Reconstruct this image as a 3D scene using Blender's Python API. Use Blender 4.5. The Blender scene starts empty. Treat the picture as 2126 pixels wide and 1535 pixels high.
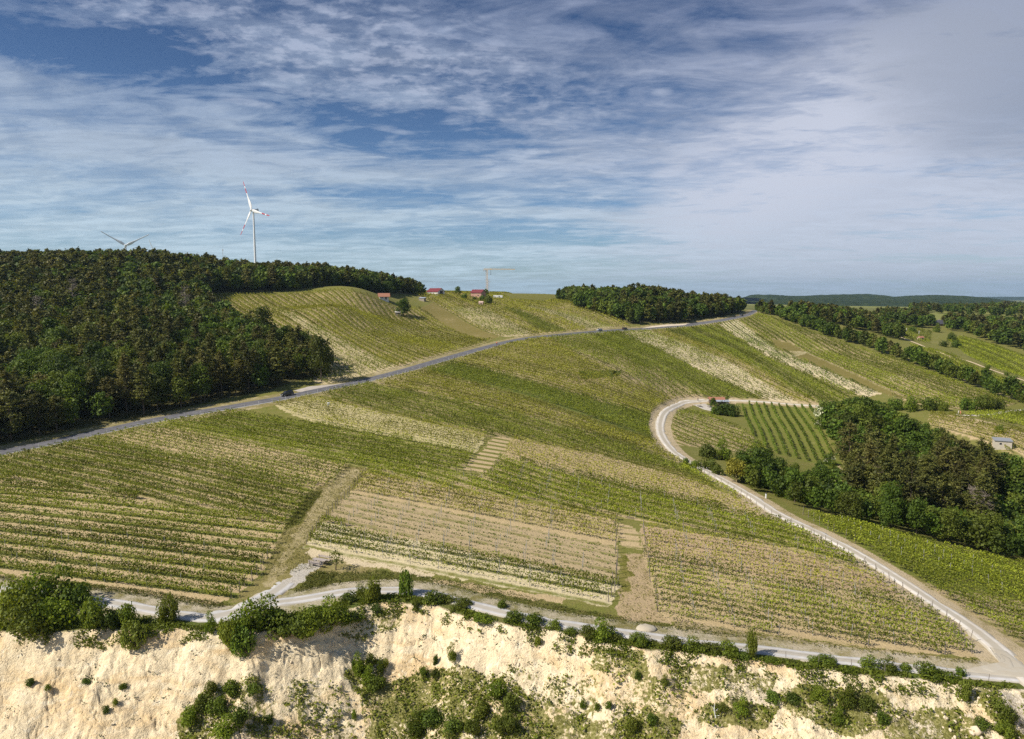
import bpy, bmesh, math, random
import numpy as np
from mathutils import Vector, Matrix
S = bpy.context.scene
COL = S.collection
rng = np.random.default_rng(7)
random.seed(7)
R = math.radians

# ------------------------------------------------------------------ camera, sky, sun, exposure
W0, H0 = 2126.0, 1535.0
F = 1463.0                      # focal length in photo pixels
PITCH = R(6.07)
CZ = 60.0                       # camera height in the scene
cam_d = bpy.data.cameras.new('camera')
cam = bpy.data.objects.new('camera', cam_d); COL.objects.link(cam)
cam_d.sensor_width = 36; cam_d.lens = 36 * F / W0
cam_d.clip_start = 1; cam_d.clip_end = 40000
cam.location = (0, 0, CZ)
cam.rotation_euler = (R(90) - PITCH, 0, 0)
S.camera = cam

SUN_EL, SUN_AZ = R(43), R(-112)     # azimuth clockwise from +Y (view direction): from the left, slightly behind
sdir = Vector((math.cos(SUN_EL) * math.sin(SUN_AZ), math.cos(SUN_EL) * math.cos(SUN_AZ), math.sin(SUN_EL)))
sl = bpy.data.lights.new('sun', 'SUN'); sl.energy = 5.0; sl.angle = R(0.5); sl.color = (1.0, 0.93, 0.82)
so = bpy.data.objects.new('sun', sl); COL.objects.link(so)
so.rotation_euler = sdir.to_track_quat('Z', 'Y').to_euler(); so.location = (-200, -80, 300)

S.view_settings.view_transform = 'Standard'; S.view_settings.look = 'None'
S.view_settings.exposure = 0.40; S.view_settings.gamma = 1.0
S.render.engine = 'CYCLES'
try:
    S.cycles.use_denoising = False
except Exception: pass
S.cycles.max_bounces = 5; S.cycles.diffuse_bounces = 2; S.cycles.transmission_bounces = 3
S.cycles.glossy_bounces = 2; S.cycles.volume_bounces = 0; S.cycles.transparent_max_bounces = 4
S.cycles.sample_clamp_indirect = 2


class NT:
    """small helper to write node trees"""
    def __init__(s, nt): s.nt = nt; s.n = nt.nodes; s.l = nt.links
    def node(s, t, **kw):
        n = s.n.new(t)
        for k, v in kw.items(): setattr(n, k, v)
        return n
    def put(s, sock, v):
        if hasattr(v, 'is_output') or isinstance(v, bpy.types.NodeSocket): s.l.new(v, sock)
        else: sock.default_value = v
    def math(s, op, a, b=0.0, c=0.0, clamp=False):
        n = s.node('ShaderNodeMath', operation=op, use_clamp=clamp)
        s.put(n.inputs[0], a); s.put(n.inputs[1], b); s.put(n.inputs[2], c)
        return n.outputs[0]
    def vmath(s, op, a, b=(0, 0, 0)):
        n = s.node('ShaderNodeVectorMath', operation=op)
        s.put(n.inputs[0], a)
        if op == 'SCALE': s.put(n.inputs[3], b); return n.outputs[0]
        s.put(n.inputs[1], b)
        return n.outputs[1] if op in ('LENGTH', 'DOT_PRODUCT', 'DISTANCE') else n.outputs[0]
    def mix(s, f, a, b, mode='MIX'):
        n = s.node('ShaderNodeMix', data_type='RGBA', blend_type=mode)
        n.clamp_factor = True
        s.put(n.inputs[0], f); s.put(n.inputs[6], c4(a)); s.put(n.inputs[7], c4(b))
        return n.outputs[2]
    def ramp(s, v, a, b, lo=0.0, hi=1.0, smooth=True):
        n = s.node('ShaderNodeMapRange', interpolation_type='SMOOTHSTEP' if smooth else 'LINEAR')
        s.put(n.inputs[0], v); s.put(n.inputs[1], a); s.put(n.inputs[2], b); s.put(n.inputs[3], lo); s.put(n.inputs[4], hi)
        return n.outputs[0]
    def noise(s, vec, scale, detail=4, rough=.55, dist=0.0, dim='3D'):
        n = s.node('ShaderNodeTexNoise', noise_dimensions=dim)
        if vec is not None: s.put(n.inputs['Vector'], vec)
        s.put(n.inputs['Scale'], scale); s.put(n.inputs['Detail'], detail)
        s.put(n.inputs['Roughness'], rough); s.put(n.inputs['Distortion'], dist)
        return n.outputs[0]
    def xyz(s, v):
        n = s.node('ShaderNodeSeparateXYZ'); s.put(n.inputs[0], v); return n.outputs
    def comb(s, x, y, z):
        n = s.node('ShaderNodeCombineXYZ'); s.put(n.inputs[0], x); s.put(n.inputs[1], y); s.put(n.inputs[2], z); return n.outputs[0]
    def attr(s, name):
        return s.node('ShaderNodeAttribute', attribute_name=name)

def c4(c):
    if isinstance(c, (tuple, list)) and len(c) == 3: return (c[0], c[1], c[2], 1)
    return c

def sky_dir(u, v):
    a = (u - W0 / 2) / F; b = (H0 / 2 - v) / F
    d = Vector((a, math.cos(PITCH) + b * math.sin(PITCH), -math.sin(PITCH) + b * math.cos(PITCH)))
    return d.normalized()

world = bpy.data.worlds.new("World"); S.world = world; world.use_nodes = True
w = NT(world.node_tree); w.n.clear()
tc = w.node('ShaderNodeTexCoord')
D = tc.outputs['Generated']
D = w.vmath('NORMALIZE', D)
sky = w.node('ShaderNodeTexSky', sky_type='NISHITA', sun_disc=False, sun_elevation=SUN_EL,
             sun_rotation=SUN_AZ, altitude=300, air_density=1.0, dust_density=0.6, ozone_density=2.2)
dx, dy, dz = w.xyz(D)
el = dz
# the clear sky: the physical sky, deepened with height as in the photograph
tint = w.mix(w.ramp(el, 0.0, 0.36), (0.50, 0.60, 0.74), (0.22, 0.31, 0.44))
blue = w.mix(1.0, w.mix(1.0, sky.outputs[0], tint, 'MULTIPLY'), (0.105, 0.105, 0.105), 'MULTIPLY')
# clouds lie on a high flat layer: direction divided by height
den = w.math('ADD', w.math('MAXIMUM', el, 0.0), 0.09)
px = w.math('DIVIDE', dx, den); py = w.math('DIVIDE', dy, den)
P = w.comb(px, py, 0.0)
Pst = w.comb(w.math('MULTIPLY', w.math('ADD', px, w.math('MULTIPLY', py, 0.25)), 0.45), py, 3.1)
veil = w.noise(Pst, 1.3, 7, .62, 0.9)                        # long cirrus veils
veil2 = w.noise(w.comb(w.math('MULTIPLY', px, .8), w.math('MULTIPLY', py, 1.3), 9.0), 3.4, 8, .66, 0.6)
fine = w.noise(w.comb(w.math('ADD', w.math('MULTIPLY', px, .8), w.math('MULTIPLY', py, .35)), w.math('MULTIPLY', py, 2.0), 5.0), 7.0, 6, .62, 0.8)
mott = w.noise(w.comb(px, w.math('MULTIPLY', py, 1.0), 20.), 11.0, 4, .6, 0.15)   # mackerel mottling
def blob(u, v, ru, rv, rot=0.0, soft=1.0, wob=0.35):
    """soft patch of the sky round one direction, size in radians"""
    c = sky_dir(u, v)
    right = Vector((c.y, -c.x, 0)).normalized(); up = right.cross(c)
    if rot:
        right, up = right * math.cos(rot) + up * math.sin(rot), up * math.cos(rot) - right * math.sin(rot)
    a = w.vmath('DOT_PRODUCT', D, tuple(right)); b = w.vmath('DOT_PRODUCT', D, tuple(up))
    a = w.math('DIVIDE', a, ru / F); b = w.math('DIVIDE', b, rv / F)
    r2 = w.math('ADD', w.math('MULTIPLY', a, a), w.math('MULTIPLY', b, b))
    r2 = w.math('ADD', r2, w.math('MULTIPLY', w.math('SUBTRACT', veil2, .5), wob * 9))
    front = w.math('GREATER_THAN', w.vmath('DOT_PRODUCT', D, tuple(c)), 0.3)
    return w.math('MULTIPLY', w.ramp(r2, -.1, 1.7 * soft, 1.0, 0.0), front)
def mx(*a):
    r = a[0]
    for q in a[1:]: r = w.math('MAXIMUM', r, q)
    return r
def tm(a, k): return w.math('MULTIPLY', a, k)
hole = mx(blob(170, 100, 330, 46, R(-7)), blob(850, 275, 250, 44, R(-5), 1.1, .25), tm(blob(60, 45, 300, 60), .5), tm(blob(1050, 480, 230, 26, R(-3)), .6),
          tm(blob(1290, 498, 130, 13, 0), .8), tm(blob(820, 415, 170, 22, R(-3)), .6), tm(blob(1180, 420, 120, 12, R(-3)), .5), tm(blob(560, 300, 160, 18, R(-5)), .35), tm(blob(1300, 130, 420, 120, R(-8), 1, .2), .45), tm(blob(620, 480, 300, 16, R(-2)), .3), tm(blob(900, 560, 260, 14, 0), .25))
fan = blob(1700, 300, 330, 130, R(28), 1.2, .20)               # bright fan of cirrus on the right
fan2 = blob(1900, 450, 460, 110, R(6), 1.4, .12)
cell = blob(660, 85, 470, 100, R(-8), 1.3, .25)                # mottled bank at the top left of centre
cell2 = blob(330, 35, 420, 50, R(-8), 1.2, .2)
dark = blob(2110, 170, 230, 130, R(-25), 1.2, .22)             # grey cloud base at the right edge
cov = w.math('ADD', tm(w.ramp(veil, .36, .64), .50), tm(w.ramp(veil2, .40, .62), .26))
cov = w.math('ADD', cov, tm(w.math('SUBTRACT', fine, .5), .62))
cov = w.math('ADD', cov, .31)
cov = w.math('ADD', cov, tm(w.math('SUBTRACT', w.noise(w.comb(w.math('ADD', px, w.math('MULTIPLY', py, .9)), w.math('SUBTRACT', w.math('MULTIPLY', py, .5), w.math('MULTIPLY', px, .45)), 41.), 4.5, 6, .6, .5), .5), .9))
cov = w.math('ADD', cov, tm(fan, .28)); cov = w.math('ADD', cov, tm(fan2, .24)); cov = w.math('ADD', cov, tm(dark, .25))
mm = w.ramp(mott, .42, .64)
cc = w.math('MAXIMUM', cell, cell2)
cov = w.math('ADD', cov, tm(w.math('MULTIPLY', cc, w.math('SUBTRACT', mm, .36)), .42))
cov = w.math('SUBTRACT', cov, tm(hole, .74))
small = mx(tm(blob(1385, 360, 42, 12, R(8), .8, .3), .7), tm(blob(815, 270, 50, 7, R(-8), .9, .1), .8), tm(blob(520, 212, 60, 9, R(-4), .9, .12), .8), tm(blob(1375, 192, 22, 9, 0, .8, .1), .6), tm(blob(1455, 85, 45, 16, R(-35), .9, .5), .25))
cov = w.math('ADD', cov, tm(small, .45))
def trail(u1, v1, u2, v2, half, amt):
    p, q = sky_dir(u1, v1), sky_dir(u2, v2)
    n = p.cross(q).normalized(); m = (p + q).normalized()
    dd = w.math('ABSOLUTE', w.vmath('DOT_PRODUCT', D, tuple(n)))
    ln = w.vmath('DISTANCE', D, tuple(m))
    a = w.ramp(dd, 0.0, half / F, 1.0, 0.0); b = w.ramp(ln, (p - q).length * .35, (p - q).length * .55, 1.0, 0.0)
    return w.math('MULTIPLY', w.math('MULTIPLY', a, b), tm(w.ramp(veil2, .3, .6), amt))
cov = w.math('ADD', cov, trail(900, 70, 1110, 5, 9, .28))
cov = w.math('ADD', cov, trail(1760, 0, 1890, 50, 12, .25))
cov = w.math('ADD', cov, trail(1150, 150, 1740, 155, 16, .16))
cov = w.math('MINIMUM', w.math('MAXIMUM', cov, 0.0), .94)
lowc = w.mix(w.ramp(dx, -.1, .5), (0.44, 0.56, 0.63), (0.39, 0.45, 0.54))
midc = w.mix(w.ramp(dx, -.25, .35), (0.335, 0.405, 0.50), (0.385, 0.43, 0.53))
topc = w.mix(w.ramp(dx, -.35, .35), (0.225, 0.275, 0.39), (0.205, 0.24, 0.35))
ccol = w.mix(w.ramp(el, 0.02, 0.17, smooth=False), lowc, midc)
ccol = w.mix(w.ramp(el, 0.15, 0.36, smooth=False), ccol, topc)
ccol = w.vmath('SCALE', ccol, w.math('ADD', .90, tm(w.math('SUBTRACT', veil2, .4), .7)))
ccol = w.mix(tm(w.math('MAXIMUM', fan, tm(fan2, .6)), .85), ccol, (0.50, 0.525, 0.61))
ccol = w.mix(tm(small, .6), ccol, (0.44, 0.48, 0.58))
ccol = w.mix(tm(w.math('MULTIPLY', cc, mm), .55), ccol, (0.37, 0.41, 0.53))
ccol = w.mix(tm(dark, .60), ccol, (0.20, 0.235, 0.31))
full = w.mix(cov, blue, ccol)
# the part of the dome above the picture keeps the plain bright daylight sky
full = w.mix(w.ramp(el, .46, .62), full, w.mix(1.0, sky.outputs[0], (0.075, 0.075, 0.075), 'MULTIPLY'))
# behind the camera as well
bg = w.node('ShaderNodeBackground'); w.put(bg.inputs[0], full); bg.inputs[1].default_value = 1.0
wo = w.node('ShaderNodeOutputWorld'); w.l.new(bg.outputs[0], wo.inputs[0])

# ------------------------------------------------------------------ noise and terrain
def _hash(ix, iy, seed):
    h = (ix.astype(np.int64) * 374761393 + iy.astype(np.int64) * 668265263 + seed * 974634777) & 0xffffffff
    h = ((h ^ (h >> 13)) * 1274126177) & 0xffffffff
    return ((h ^ (h >> 16)) & 0xffffff) / float(0xffffff)
def vnoise(x, y, seed=0):
    ix = np.floor(x); iy = np.floor(y); fx = x - ix; fy = y - iy
    fx = fx * fx * (3 - 2 * fx); fy = fy * fy * (3 - 2 * fy)
    a = _hash(ix, iy, seed); b = _hash(ix + 1, iy, seed); c = _hash(ix, iy + 1, seed); d = _hash(ix + 1, iy + 1, seed)
    return (a * (1 - fx) + b * fx) * (1 - fy) + (c * (1 - fx) + d * fx) * fy
def fbm(x, y, seed=0, o=4, g=.5):
    s = np.zeros_like(x); a = 1.0; t = 0
    for k in range(o):
        s += a * vnoise(x * 2 ** k + 17.3 * k, y * 2 ** k - 9.1 * k, seed + k); t += a; a *= g
    return s / t

def ray(u, v):
    a = (u - W0 / 2) / F; b = (H0 / 2 - v) / F
    return a, math.cos(PITCH) + b * math.sin(PITCH), -math.sin(PITCH) + b * math.cos(PITCH)
def PY(u, v, Y):                       # point at forward distance Y
    a, b, c = ray(u, v); return (a * Y / b, Y, c * Y / b)
def PZ(u, v, z):                       # point at height z (relative to the camera)
    a, b, c = ray(u, v); t = z / c; return (a * t, b * t, z)

ctl = []
for u, v, z in [(-60,1222,-46),(0,1225,-46),(210,1250,-46.3),(450,1283,-46.5),(660,1240,-46.5),(830,1226,-46.5),(1000,1262,-46.8),(1180,1298,-47),
                (1450,1335,-47.5),(1700,1363,-48),(1900,1388,-48.3),(2080,1392,-48.5),(2200,1400,-48.8),
                (0,1180,-45.6),(0,1100,-44.6),(0,1000,-42.8),(0,941,-41.5),(-150,975,-42.3),(300,876,-39),(600,824,-35),(860,764,-30.5),(1050,711,-25.5),
                (1240,689,-24),(1430,675,-22.5),(300,1180,-45.8),(300,1080,-44.5),(300,980,-42.2),
                (600,1180,-46.2),(600,1100,-45.2),(600,1000,-43.2),(600,900,-40),(1000,1200,-46.4),(1000,1100,-45.4),(1000,1000,-43.8),
                (1000,900,-40.5),(1000,800,-34.8),(1400,1250,-47.3),(1400,1100,-46.6),(1400,1000,-47.4),(1250,1000,-46.2),(1200,900,-43.5),
                (1300,850,-43.5),(1300,780,-37),(1300,730,-31.5),(1370,895,-48.3),(1410,839,-48.3),(1520,832,-48.8),(1690,843,-50),
                (1405,945,-48.3),(1600,1060,-48.3),(1800,1160,-48.5),(1500,995,-48.4),(1600,1250,-47.6),(1800,1270,-48.1),
                (1600,780,-42),(1600,730,-34.5),(1750,740,-38),(1900,790,-43),(2050,830,-46),(2126,860,-46.5),(2000,857,-46),
                (2080,918,-48),(1950,870,-47),(1580,950,-53),(1710,950,-56),(1560,900,-51.3),(1740,1000,-58),
                (1660,1065,-48.8),(1900,1125,-52),(2126,1180,-56),(2126,1300,-51.3),(2126,1250,-53.3),(2000,1200,-51.6),(690,790,-33)]:
    ctl.append(PZ(u, v, z))
for u, v, Y in [(1560,650,605),(1620,650,600),(1600,690,500),(1800,700,515),(700,700,340),(830,700,380),(650,640,410),(650,608,452),(450,615,420),
                (450,660,370),(800,615,500),(800,660,440),(900,700,400),(1000,640,520),(1000,612,630),(1100,650,500),(1150,612,680),(1200,650,525),
                (1160,625,620),(1310,678,500),(2000,740,430),(2126,780,420),(2126,720,520),(1900,700,560),(2126,650,900),(900,614,600)]:
    ctl.append(PY(u, v, Y))
ctl += [(100,190,-59),(138,172,-62),(120,232,-57),(165,188,-57),(200,170,-62),(-220,250,-28),(-220,330,-9),(-220,420,6),(-100,330,-21),(-100,400,-7),
        (-100,460,3),(-330,260,-22),(-330,400,9),(-470,330,5),(-470,220,-25),(-165,520,9),(-110,520,7),(-130,600,8),(-60,600,1),(-320,430,15.5),(-240,470,17),(-240,620,5),(-450,600,5),(0,900,-3),(-400,900,0),
        (400,900,-24),(110,560,-7),(60,640,-6),(200,620,-15),(110,700,-6),(700,700,-40),(800,1200,-30),(300,1300,-22),(0,1300,-5),(-600,1300,-4),(-800,600,0),
        (0,60,-48),(-120,60,-47),(150,50,-50),(-250,120,-44),(300,100,-58),(350,250,-52),(450,400,-50)]
ctl = np.array(ctl, float)
_A = ctl[:, :2]; _c2 = 14.0 ** 2
def _ker(a, b):
    d2 = (a[:, None, 0] - b[None, :, 0]) ** 2 + (a[:, None, 1] - b[None, :, 1]) ** 2
    return np.sqrt(d2 + _c2)
_n = len(ctl); _M = np.zeros((_n + 3, _n + 3)); _M[:_n, :_n] = _ker(_A, _A) - 0.25 * np.eye(_n)
_M[:_n, _n] = _M[_n, :_n] = 1; _M[:_n, _n + 1] = _M[_n + 1, :_n] = _A[:, 0]; _M[:_n, _n + 2] = _M[_n + 2, :_n] = _A[:, 1]
_W = np.linalg.solve(_M, np.concatenate([ctl[:, 2], [0, 0, 0]]))
def hbase(x, y):
    x = np.atleast_1d(np.asarray(x, float)).ravel(); y = np.atleast_1d(np.asarray(y, float)).ravel()
    out = np.empty(len(x))
    for i in range(0, len(x), 60000):
        q = np.stack([x[i:i + 60000], y[i:i + 60000]], 1)
        out[i:i + 60000] = _ker(q, _A) @ _W[:_n] + _W[_n] + _W[_n + 1] * q[:, 0] + _W[_n + 2] * q[:, 1]
    r = np.hypot(x, y)
    kf = np.clip((r - 1300) / 2700, 0, 1); far = -10 - (14 + 46 * kf * kf * (3 - 2 * kf)) / (1 + np.exp(-(x - 250 - .1 * y) / (120.0 + .03 * r)))
    k = np.clip((r - 1000) / 500, 0, 1); k = k * k * (3 - 2 * k)
    back = np.clip((60 - y) / 60, 0, 1)
    out = out * (1 - back) + (-49) * back * 1.0
    return out * (1 - k) + far * k + CZ

def hit(u, v, hf):
    """march the pixel's ray to the terrain"""
    a, b, c = ray(u, v)
    t = np.concatenate([np.arange(50, 300, .5), np.arange(300, 900, 1.5), np.arange(900, 4000, 10)])
    x = a * t; y = b * t; z = CZ + c * t
    h = hf(x, y); s = np.nonzero(h >= z)[0]
    if len(s) == 0: return np.array([x[-1], y[-1], h[-1]])
    i = s[0]
    if i == 0: return np.array([x[0], y[0], h[0]])
    d0 = z[i - 1] - h[i - 1]; d1 = z[i] - h[i]; k = d0 / (d0 - d1)
    tt = t[i - 1] + (t[i] - t[i - 1]) * k
    return np.array([a * tt, b * tt, CZ + c * tt])
def hits(pts, hf=None): return np.array([hit(u, v, hf or hbase) for u, v in pts])

# the rim of the quarry
EDGE_PX = [(-200,1325),(0,1315),(130,1303),(250,1312),(330,1297),(450,1310),(530,1318),(600,1298),(680,1274),(722,1262),(768,1250),(830,1241),(900,1256),
           (960,1278),(1040,1296),(1130,1308),(1180,1318),(1310,1343),(1400,1354),(1500,1356),(1600,1376),(1700,1394),(1830,1402),(1950,1412),(2020,1425),(2126,1436),(2300,1450)]
edge = hits(EDGE_PX)
ex = np.concatenate([[-400], edge[:, 0], [400]]); ey = np.concatenate([[edge[0, 1] + 3], edge[:, 1], [edge[-1, 1] - 2]])
o_ = np.argsort(ex); ex = ex[o_]; ey = ey[o_]
_gx = np.arange(-160, 160, .5); _gy = np.interp(_gx, ex, ey); _k = np.exp(-.5 * (np.arange(-24, 25) * .5 / 4.2) ** 2); _k /= _k.sum()
_gs = np.convolve(np.pad(_gy, 24, mode='edge'), _k, 'valid'); _gs = np.minimum(_gs, _gy + .6); ex, ey = _gx, _gs
def quarry(x, y):
    e = np.interp(x, ex, ey) + (fbm(x / 3.1, y * 0, 5, 3) - .5) * 2.2
    d = e - y                                  # metres out over the pit
    return d
def drop(x, y, d):
    f1 = fbm(x / 16.0, x * 0 + 3.3, 11, 2)
    l1 = 7.5 + 5 * (f1 - .5)                   # first face down to a slumped ledge
    dd = np.clip(d, 0, None)
    s = np.where(dd < l1, dd * .82, l1 * .82 + (dd - l1) * .52)
    s = np.where(dd > l1 + 8, l1 * .82 + 8 * .52 + (dd - l1 - 8) * .72, s)
    s = s * (1 - np.exp(-dd / 1.1))
    s = np.minimum(s, 30)
    gul = (fbm(x / 3.2 + y / 5, y / 3.0, 23, 4, .55) - .5) * .95 + (fbm(x / 11, y / 7, 29, 3) - .5) * 2.3
    chan = np.abs(fbm(x / 6.0 + (fbm(x / 3, y / 3, 31, 3) - .5) * 2.6 + y / 9, y / 9.0, 37, 3) - .5)   # branching wash channels
    st = (s + (fbm(x / 7, y / 7, 33, 2) - .5) * 2.2) / 1.5; st = (np.abs(st - np.floor(st) - .5) - .25) * .75 * np.clip((fbm(x / 5, y / 5, 35, 2) - .42) * 5, 0, 1)
    gul = gul - np.clip(.03 - chan, 0, 1) * 9 + st
    rough = (fbm(x / .9, y / .9, 41, 3, .6) - .5) * .42
    return s - (gul + rough) * np.clip(dd / 4, 0, 1) * np.clip((45 - dd) / 10, 0, 1)
def hfull(x, y):
    x = np.atleast_1d(np.asarray(x, float)).ravel(); y = np.atleast_1d(np.asarray(y, float)).ravel()
    h = hbase(x, y); d = quarry(x, y); m = (d > 0) & (y > -150)
    h2 = h.copy(); h2[m] = h[m] - drop(x[m], y[m], d[m]); m2 = (y <= -150); h2[m2] = h[m2] - 30
    return h2
def ground(x, y): return float(hfull([x], [y])[0])

def inpoly(x, y, poly):
    c = np.zeros(x.shape, bool); n = len(poly); j = n - 1
    mnx, mny = poly.min(0)[:2]; mxx, mxy = poly.max(0)[:2]
    m = (x > mnx) & (x < mxx) & (y > mny) & (y < mxy)
    xs = x[m]; ys = y[m]; cc = np.zeros(xs.shape, bool)
    for i in range(n):
        xi, yi, xj, yj = poly[i][0], poly[i][1], poly[j][0], poly[j][1]
        if yi != yj:
            cc ^= ((yi > ys) != (yj > ys)) & (xs < (xj - xi) * (ys - yi) / (yj - yi) + xi)
        j = i
    c[m] = cc; return c
def polydist(x, y, line, cap=30.0):
    d = np.full(x.shape, cap)
    for i in range(len(line) - 1):
        a = line[i][:2]; b = line[i + 1][:2]; ab = b - a; L = ab @ ab
        m = (x > min(a[0], b[0]) - cap) & (x < max(a[0], b[0]) + cap) & (y > min(a[1], b[1]) - cap) & (y < max(a[1], b[1]) + cap)
        if not m.any(): continue
        px_, py_ = x[m], y[m]
        t = np.clip(((px_ - a[0]) * ab[0] + (py_ - a[1]) * ab[1]) / max(L, 1e-6), 0, 1)
        d[m] = np.minimum(d[m], np.hypot(px_ - a[0] - t * ab[0], py_ - a[1] - t * ab[1]))
    return d
def smooth_line(pts, step=2.0):
    """Catmull-Rom through the points, resampled"""
    p = np.asarray(pts)[:, :2]; p = np.vstack([2 * p[0] - p[1], p, 2 * p[-1] - p[-2]])
    out = []
    for i in range(1, len(p) - 2):
        n = max(2, int(np.hypot(*(p[i + 1] - p[i])) / step))
        for k in range(n):
            t = k / n
            out.append(.5 * ((2 * p[i]) + (-p[i - 1] + p[i + 1]) * t + (2 * p[i - 1] - 5 * p[i] + 4 * p[i + 1] - p[i + 2]) * t * t + (-p[i - 1] + 3 * p[i] - 3 * p[i + 1] + p[i + 2]) * t ** 3))
    out.append(p[-2]); return np.array(out)

ROAD = smooth_line(hits([(-140,975),(0,941),(100,921),(200,899),(300,877),(400,859),(500,842),(600,824),(700,803),(780,785),(860,764),(940,741),(1000,724),
                   (1050,711),(1100,702),(1180,694),(1240,689),(1300,685),(1360,681),(1430,675),(1500,665),(1545,656),(1562,649),(1570,645)]))
PATH = smooth_line(hits([(2230,1500),(2126,1402),(2060,1338),(2000,1292),(1900,1226),(1800,1163),(1700,1108),(1620,1071),(1560,1032),(1500,997),(1450,969),(1406,944),(1383,920),
                   (1371,895),(1373,870),(1386,852),(1412,839),(1450,833),(1520,832),(1600,836),(1690,843),(1730,846)]))
LOW = smooth_line(hits([(-120,1212),(0,1226),(60,1232),(130,1240),(210,1250),(300,1264),(390,1280),(450,1285),(505,1276),(560,1255),(610,1248),(660,1240),(710,1231),(760,1227),(830,1226),
                   (900,1236),(1000,1262),(1090,1283),(1180,1299),(1300,1317),(1450,1337),(1580,1351),(1700,1366),(1800,1378),(1900,1389),(2000,1399),(2126,1410),(2250,1425)]))
SPUR = smooth_line(hits([(440,1284),(490,1272),(530,1254),(560,1236),(582,1220),(596,1208)]), .6)
FARP = smooth_line(hits([(1985,862),(2020,863),(2050,861),(2090,855),(2126,851),(2200,846)]))
TRK = smooth_line(hits([(2000,866),(2060,880),(2126,900),(2200,925)]))
FT2 = smooth_line(hits([(1850,690),(1880,704),(1915,718),(1960,735),(2030,757),(2126,790),(2200,820)]))
FT3 = smooth_line(hits([(1930,672),(1950,683),(1972,690),(1940,700)]))
SHOULDER = hits([(612,806),(640,803),(700,801),(760,789),(700,795),(640,801),(612,814),(598,818)])

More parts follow.
